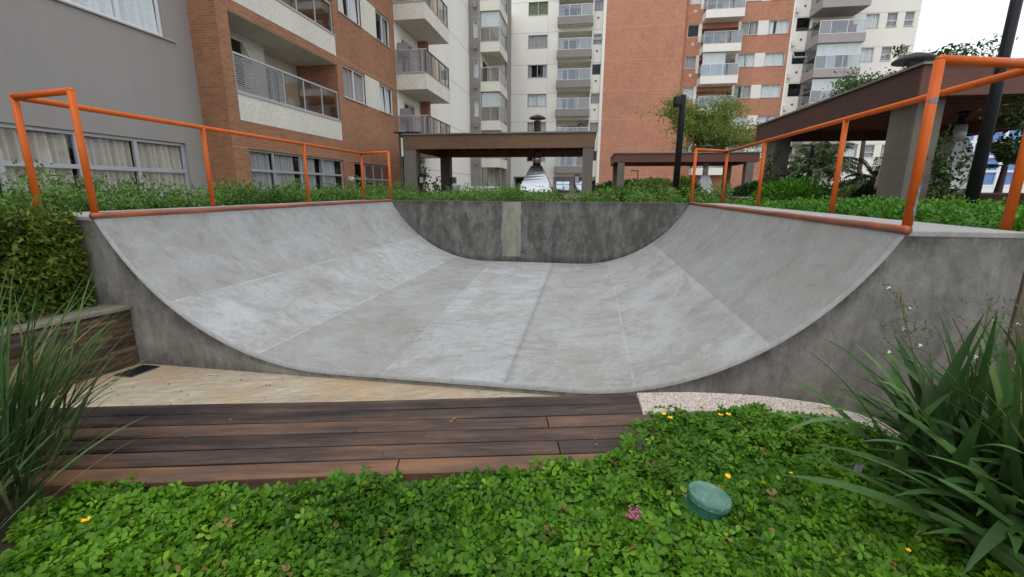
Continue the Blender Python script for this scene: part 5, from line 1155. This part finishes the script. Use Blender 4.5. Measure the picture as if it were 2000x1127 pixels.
def palm(label, base, h, n, L, seed, droop=.9):
    t = thing('palm_tree', label, 'palm tree', base); rr = random.Random(seed); b = Vector(base); top = b+Vector((.05, 0, h)); m = MB(); m.tube([b, b.lerp(top, .5), top], [.12, .09, .07], 10); m.build('trunk', 'bark', t, smooth=True)
    C, A, N = [], [], []; st = MB()
    for i in range(n):
        a = i*2.399+rr.random()*.4; e = rr.uniform(.15, 1.25); p = top.copy(); d = Vector((math.cos(a)*math.cos(e), math.sin(a)*math.cos(e), math.sin(e))); pts = [p.copy()]; seg = 16
        for k_ in range(seg):
            p = p+d*(L/seg); d = (d+Vector((0, 0, -1))*droop/seg*(.5+k_/seg*1.6)).normalized(); pts.append(p.copy())
            sd = d.cross(Vector((0, 0, 1))).normalized(); upv = sd.cross(d)
            if k_ > 1:
                for s in (-1, 1):
                    for q in (0, .33, .66): C.append(p-d*(L/seg)*q); A.append(sd*s+d*.75-Vector((0, 0, .25+rr.random()*.35))); N.append(upv)
        st.tube(pts, [.018*(1-i_/len(pts))+.003 for i_ in range(len(pts))], 5)
    st.build('frond_stems', 'stem', t); C = np.array([tuple(q) for q in C]); A = np.array([tuple(q) for q in A]); N = np.array([tuple(q) for q in N]); k_ = len(C)
    leaves_obj('fronds', 'palml', C, A+rng.normal(size=(k_, 3))*.08, N, rng.uniform(.7, 1.1, k_)*L*.24, .02*L, np.clip(.5+rng.normal(size=k_)*.2, 0, 1), t, droop=.15)
palm('feathery palm behind the lamp post under the right canopy', (10.9, 24, .9), 1.35, 30, 1.75, 3)
palm('small palm at the right edge in front of the blue office building', (12.1, 15.6, .9), 1.15, 20, .9, 5)
palm('pale-leaved palm between the far counter and the right canopy column', (9.25, 16.6, .9), .85, 11, .8, 7)

def vine(label, x0, x1, y0, y1, z0, z1, n, seed, L=.11, strands=5):
    t = thing('climbing_vine', label, 'vine', ((x0+x1)/2, y0, z0), 'vines climbing the canopy columns'); rr = random.Random(seed); m = MB(); C = []
    for i in range(strands):
        p = Vector((rr.uniform(x0, x1), rr.uniform(y0, y1), z0)); pts = [p.copy()]; seg = 14; zt = z0+(z1-z0)*rr.uniform(.55, 1)
        for k_ in range(seg): p = p+Vector((rr.gauss(0, .06), rr.gauss(0, .03), (zt-z0)/seg)); p.x = min(max(p.x, x0-.15), x1+.15); pts.append(p.copy())
        m.tube(pts, .008, 5); 
        for _ in range(n//strands):
            q = rr.randrange(len(pts)-1); c = pts[q].lerp(pts[q+1], rr.random()); C.append((c.x+rr.gauss(0, .09), c.y+rr.gauss(0, .06), c.z+rr.gauss(0, .06)))
    m.build('stem', 'bark', t, smooth=True); C = np.array(C); k_ = len(C)
    leaves_obj('foliage', 'darkv', C, rdir(k_, -.5), rdir(k_, .3)+np.array([0, -.8, 0]), rng.uniform(.6, 1.2, k_)*L, rng.uniform(.6, 1.1, k_)*L*.7, rng.random(k_), t)
M['darkv'] = G('vine_leaf', [(0, (.02, .05, .015)), (.6, (.05, .11, .03)), (1, (.12, .19, .05))])
vine('leafy vine on the front left column of the long canopy', -6.55, -6.2, 17.3, 17.6, .9, 2.8, 420, 3)
vine('loose vine trailing towards the middle column of the long canopy', -6.3, -5.75, 17.8, 18.1, .9, 2.1, 200, 4)
vine('vine on the left side of the far column of the right canopy', 6.05, 6.4, 16.9, 17.3, .9, 2.9, 260, 5, .13)
vine('vine on the right side of the far column of the right canopy', 7.0, 7.3, 17.0, 17.3, .9, 2.6, 170, 6, .13)
vine('dense vine wrapped round the near column of the right canopy', 6.95, 7.4, 10.4, 10.7, .9, 2.6, 620, 7, .10, 8)
vine('thin hanging vine strand between the two front columns of the right canopy', 5.9, 6.3, 13.0, 13.6, 1.6, 2.6, 60, 9, .10, 3)

def litter():
    n = 150; X = rng.uniform(-3.4, .3, n); Y = rng.uniform(1.7, 2.84, n); Z = np.full(n, -.095)
    far = 2.26+.225*X; keep = Y > far+.05; X, Y, Z = X[keep], Y[keep], Z[keep]
    m = 26; s_ = rng.uniform(.1, 2.5, m); q = rng.uniform(.02, .6, m); d = Vector((1, .225, 0)).normalized()
    bx = .31-d.x*s_+.219*q; by = 2.335-d.y*s_-.976*q; X = np.r_[X, bx]; Y = np.r_[Y, by]; Z = np.r_[Z, np.full(m, .203)]
    k_ = 34; rx = rng.uniform(-1.7, -.1, k_); ry = rng.uniform(3, 8.1, k_); X = np.r_[X, rx]; Y = np.r_[Y, ry]; Z = np.r_[Z, np.full(k_, -.035)]
    n = len(X); C = np.column_stack([X, Y, Z]); A = rng.normal(size=(n, 3)); A[:, 2] *= .08; N = np.tile([0, 0, 1.], (n, 1))+rng.normal(size=(n, 3))*.12
    tag(leaves_obj('fallen_leaves', 'deadl', C, A, N, rng.uniform(.008, .026, n), rng.uniform(.004, .011, n), rng.random(n), loc=(-1.5, 2.5, 0)), kind='stuff')
M['deadl'] = leafmat('dead_leaf', [(0, (.05, .03, .015)), (.6, (.14, .085, .04)), (1, (.28, .2, .09))], .05, .8)
litter()
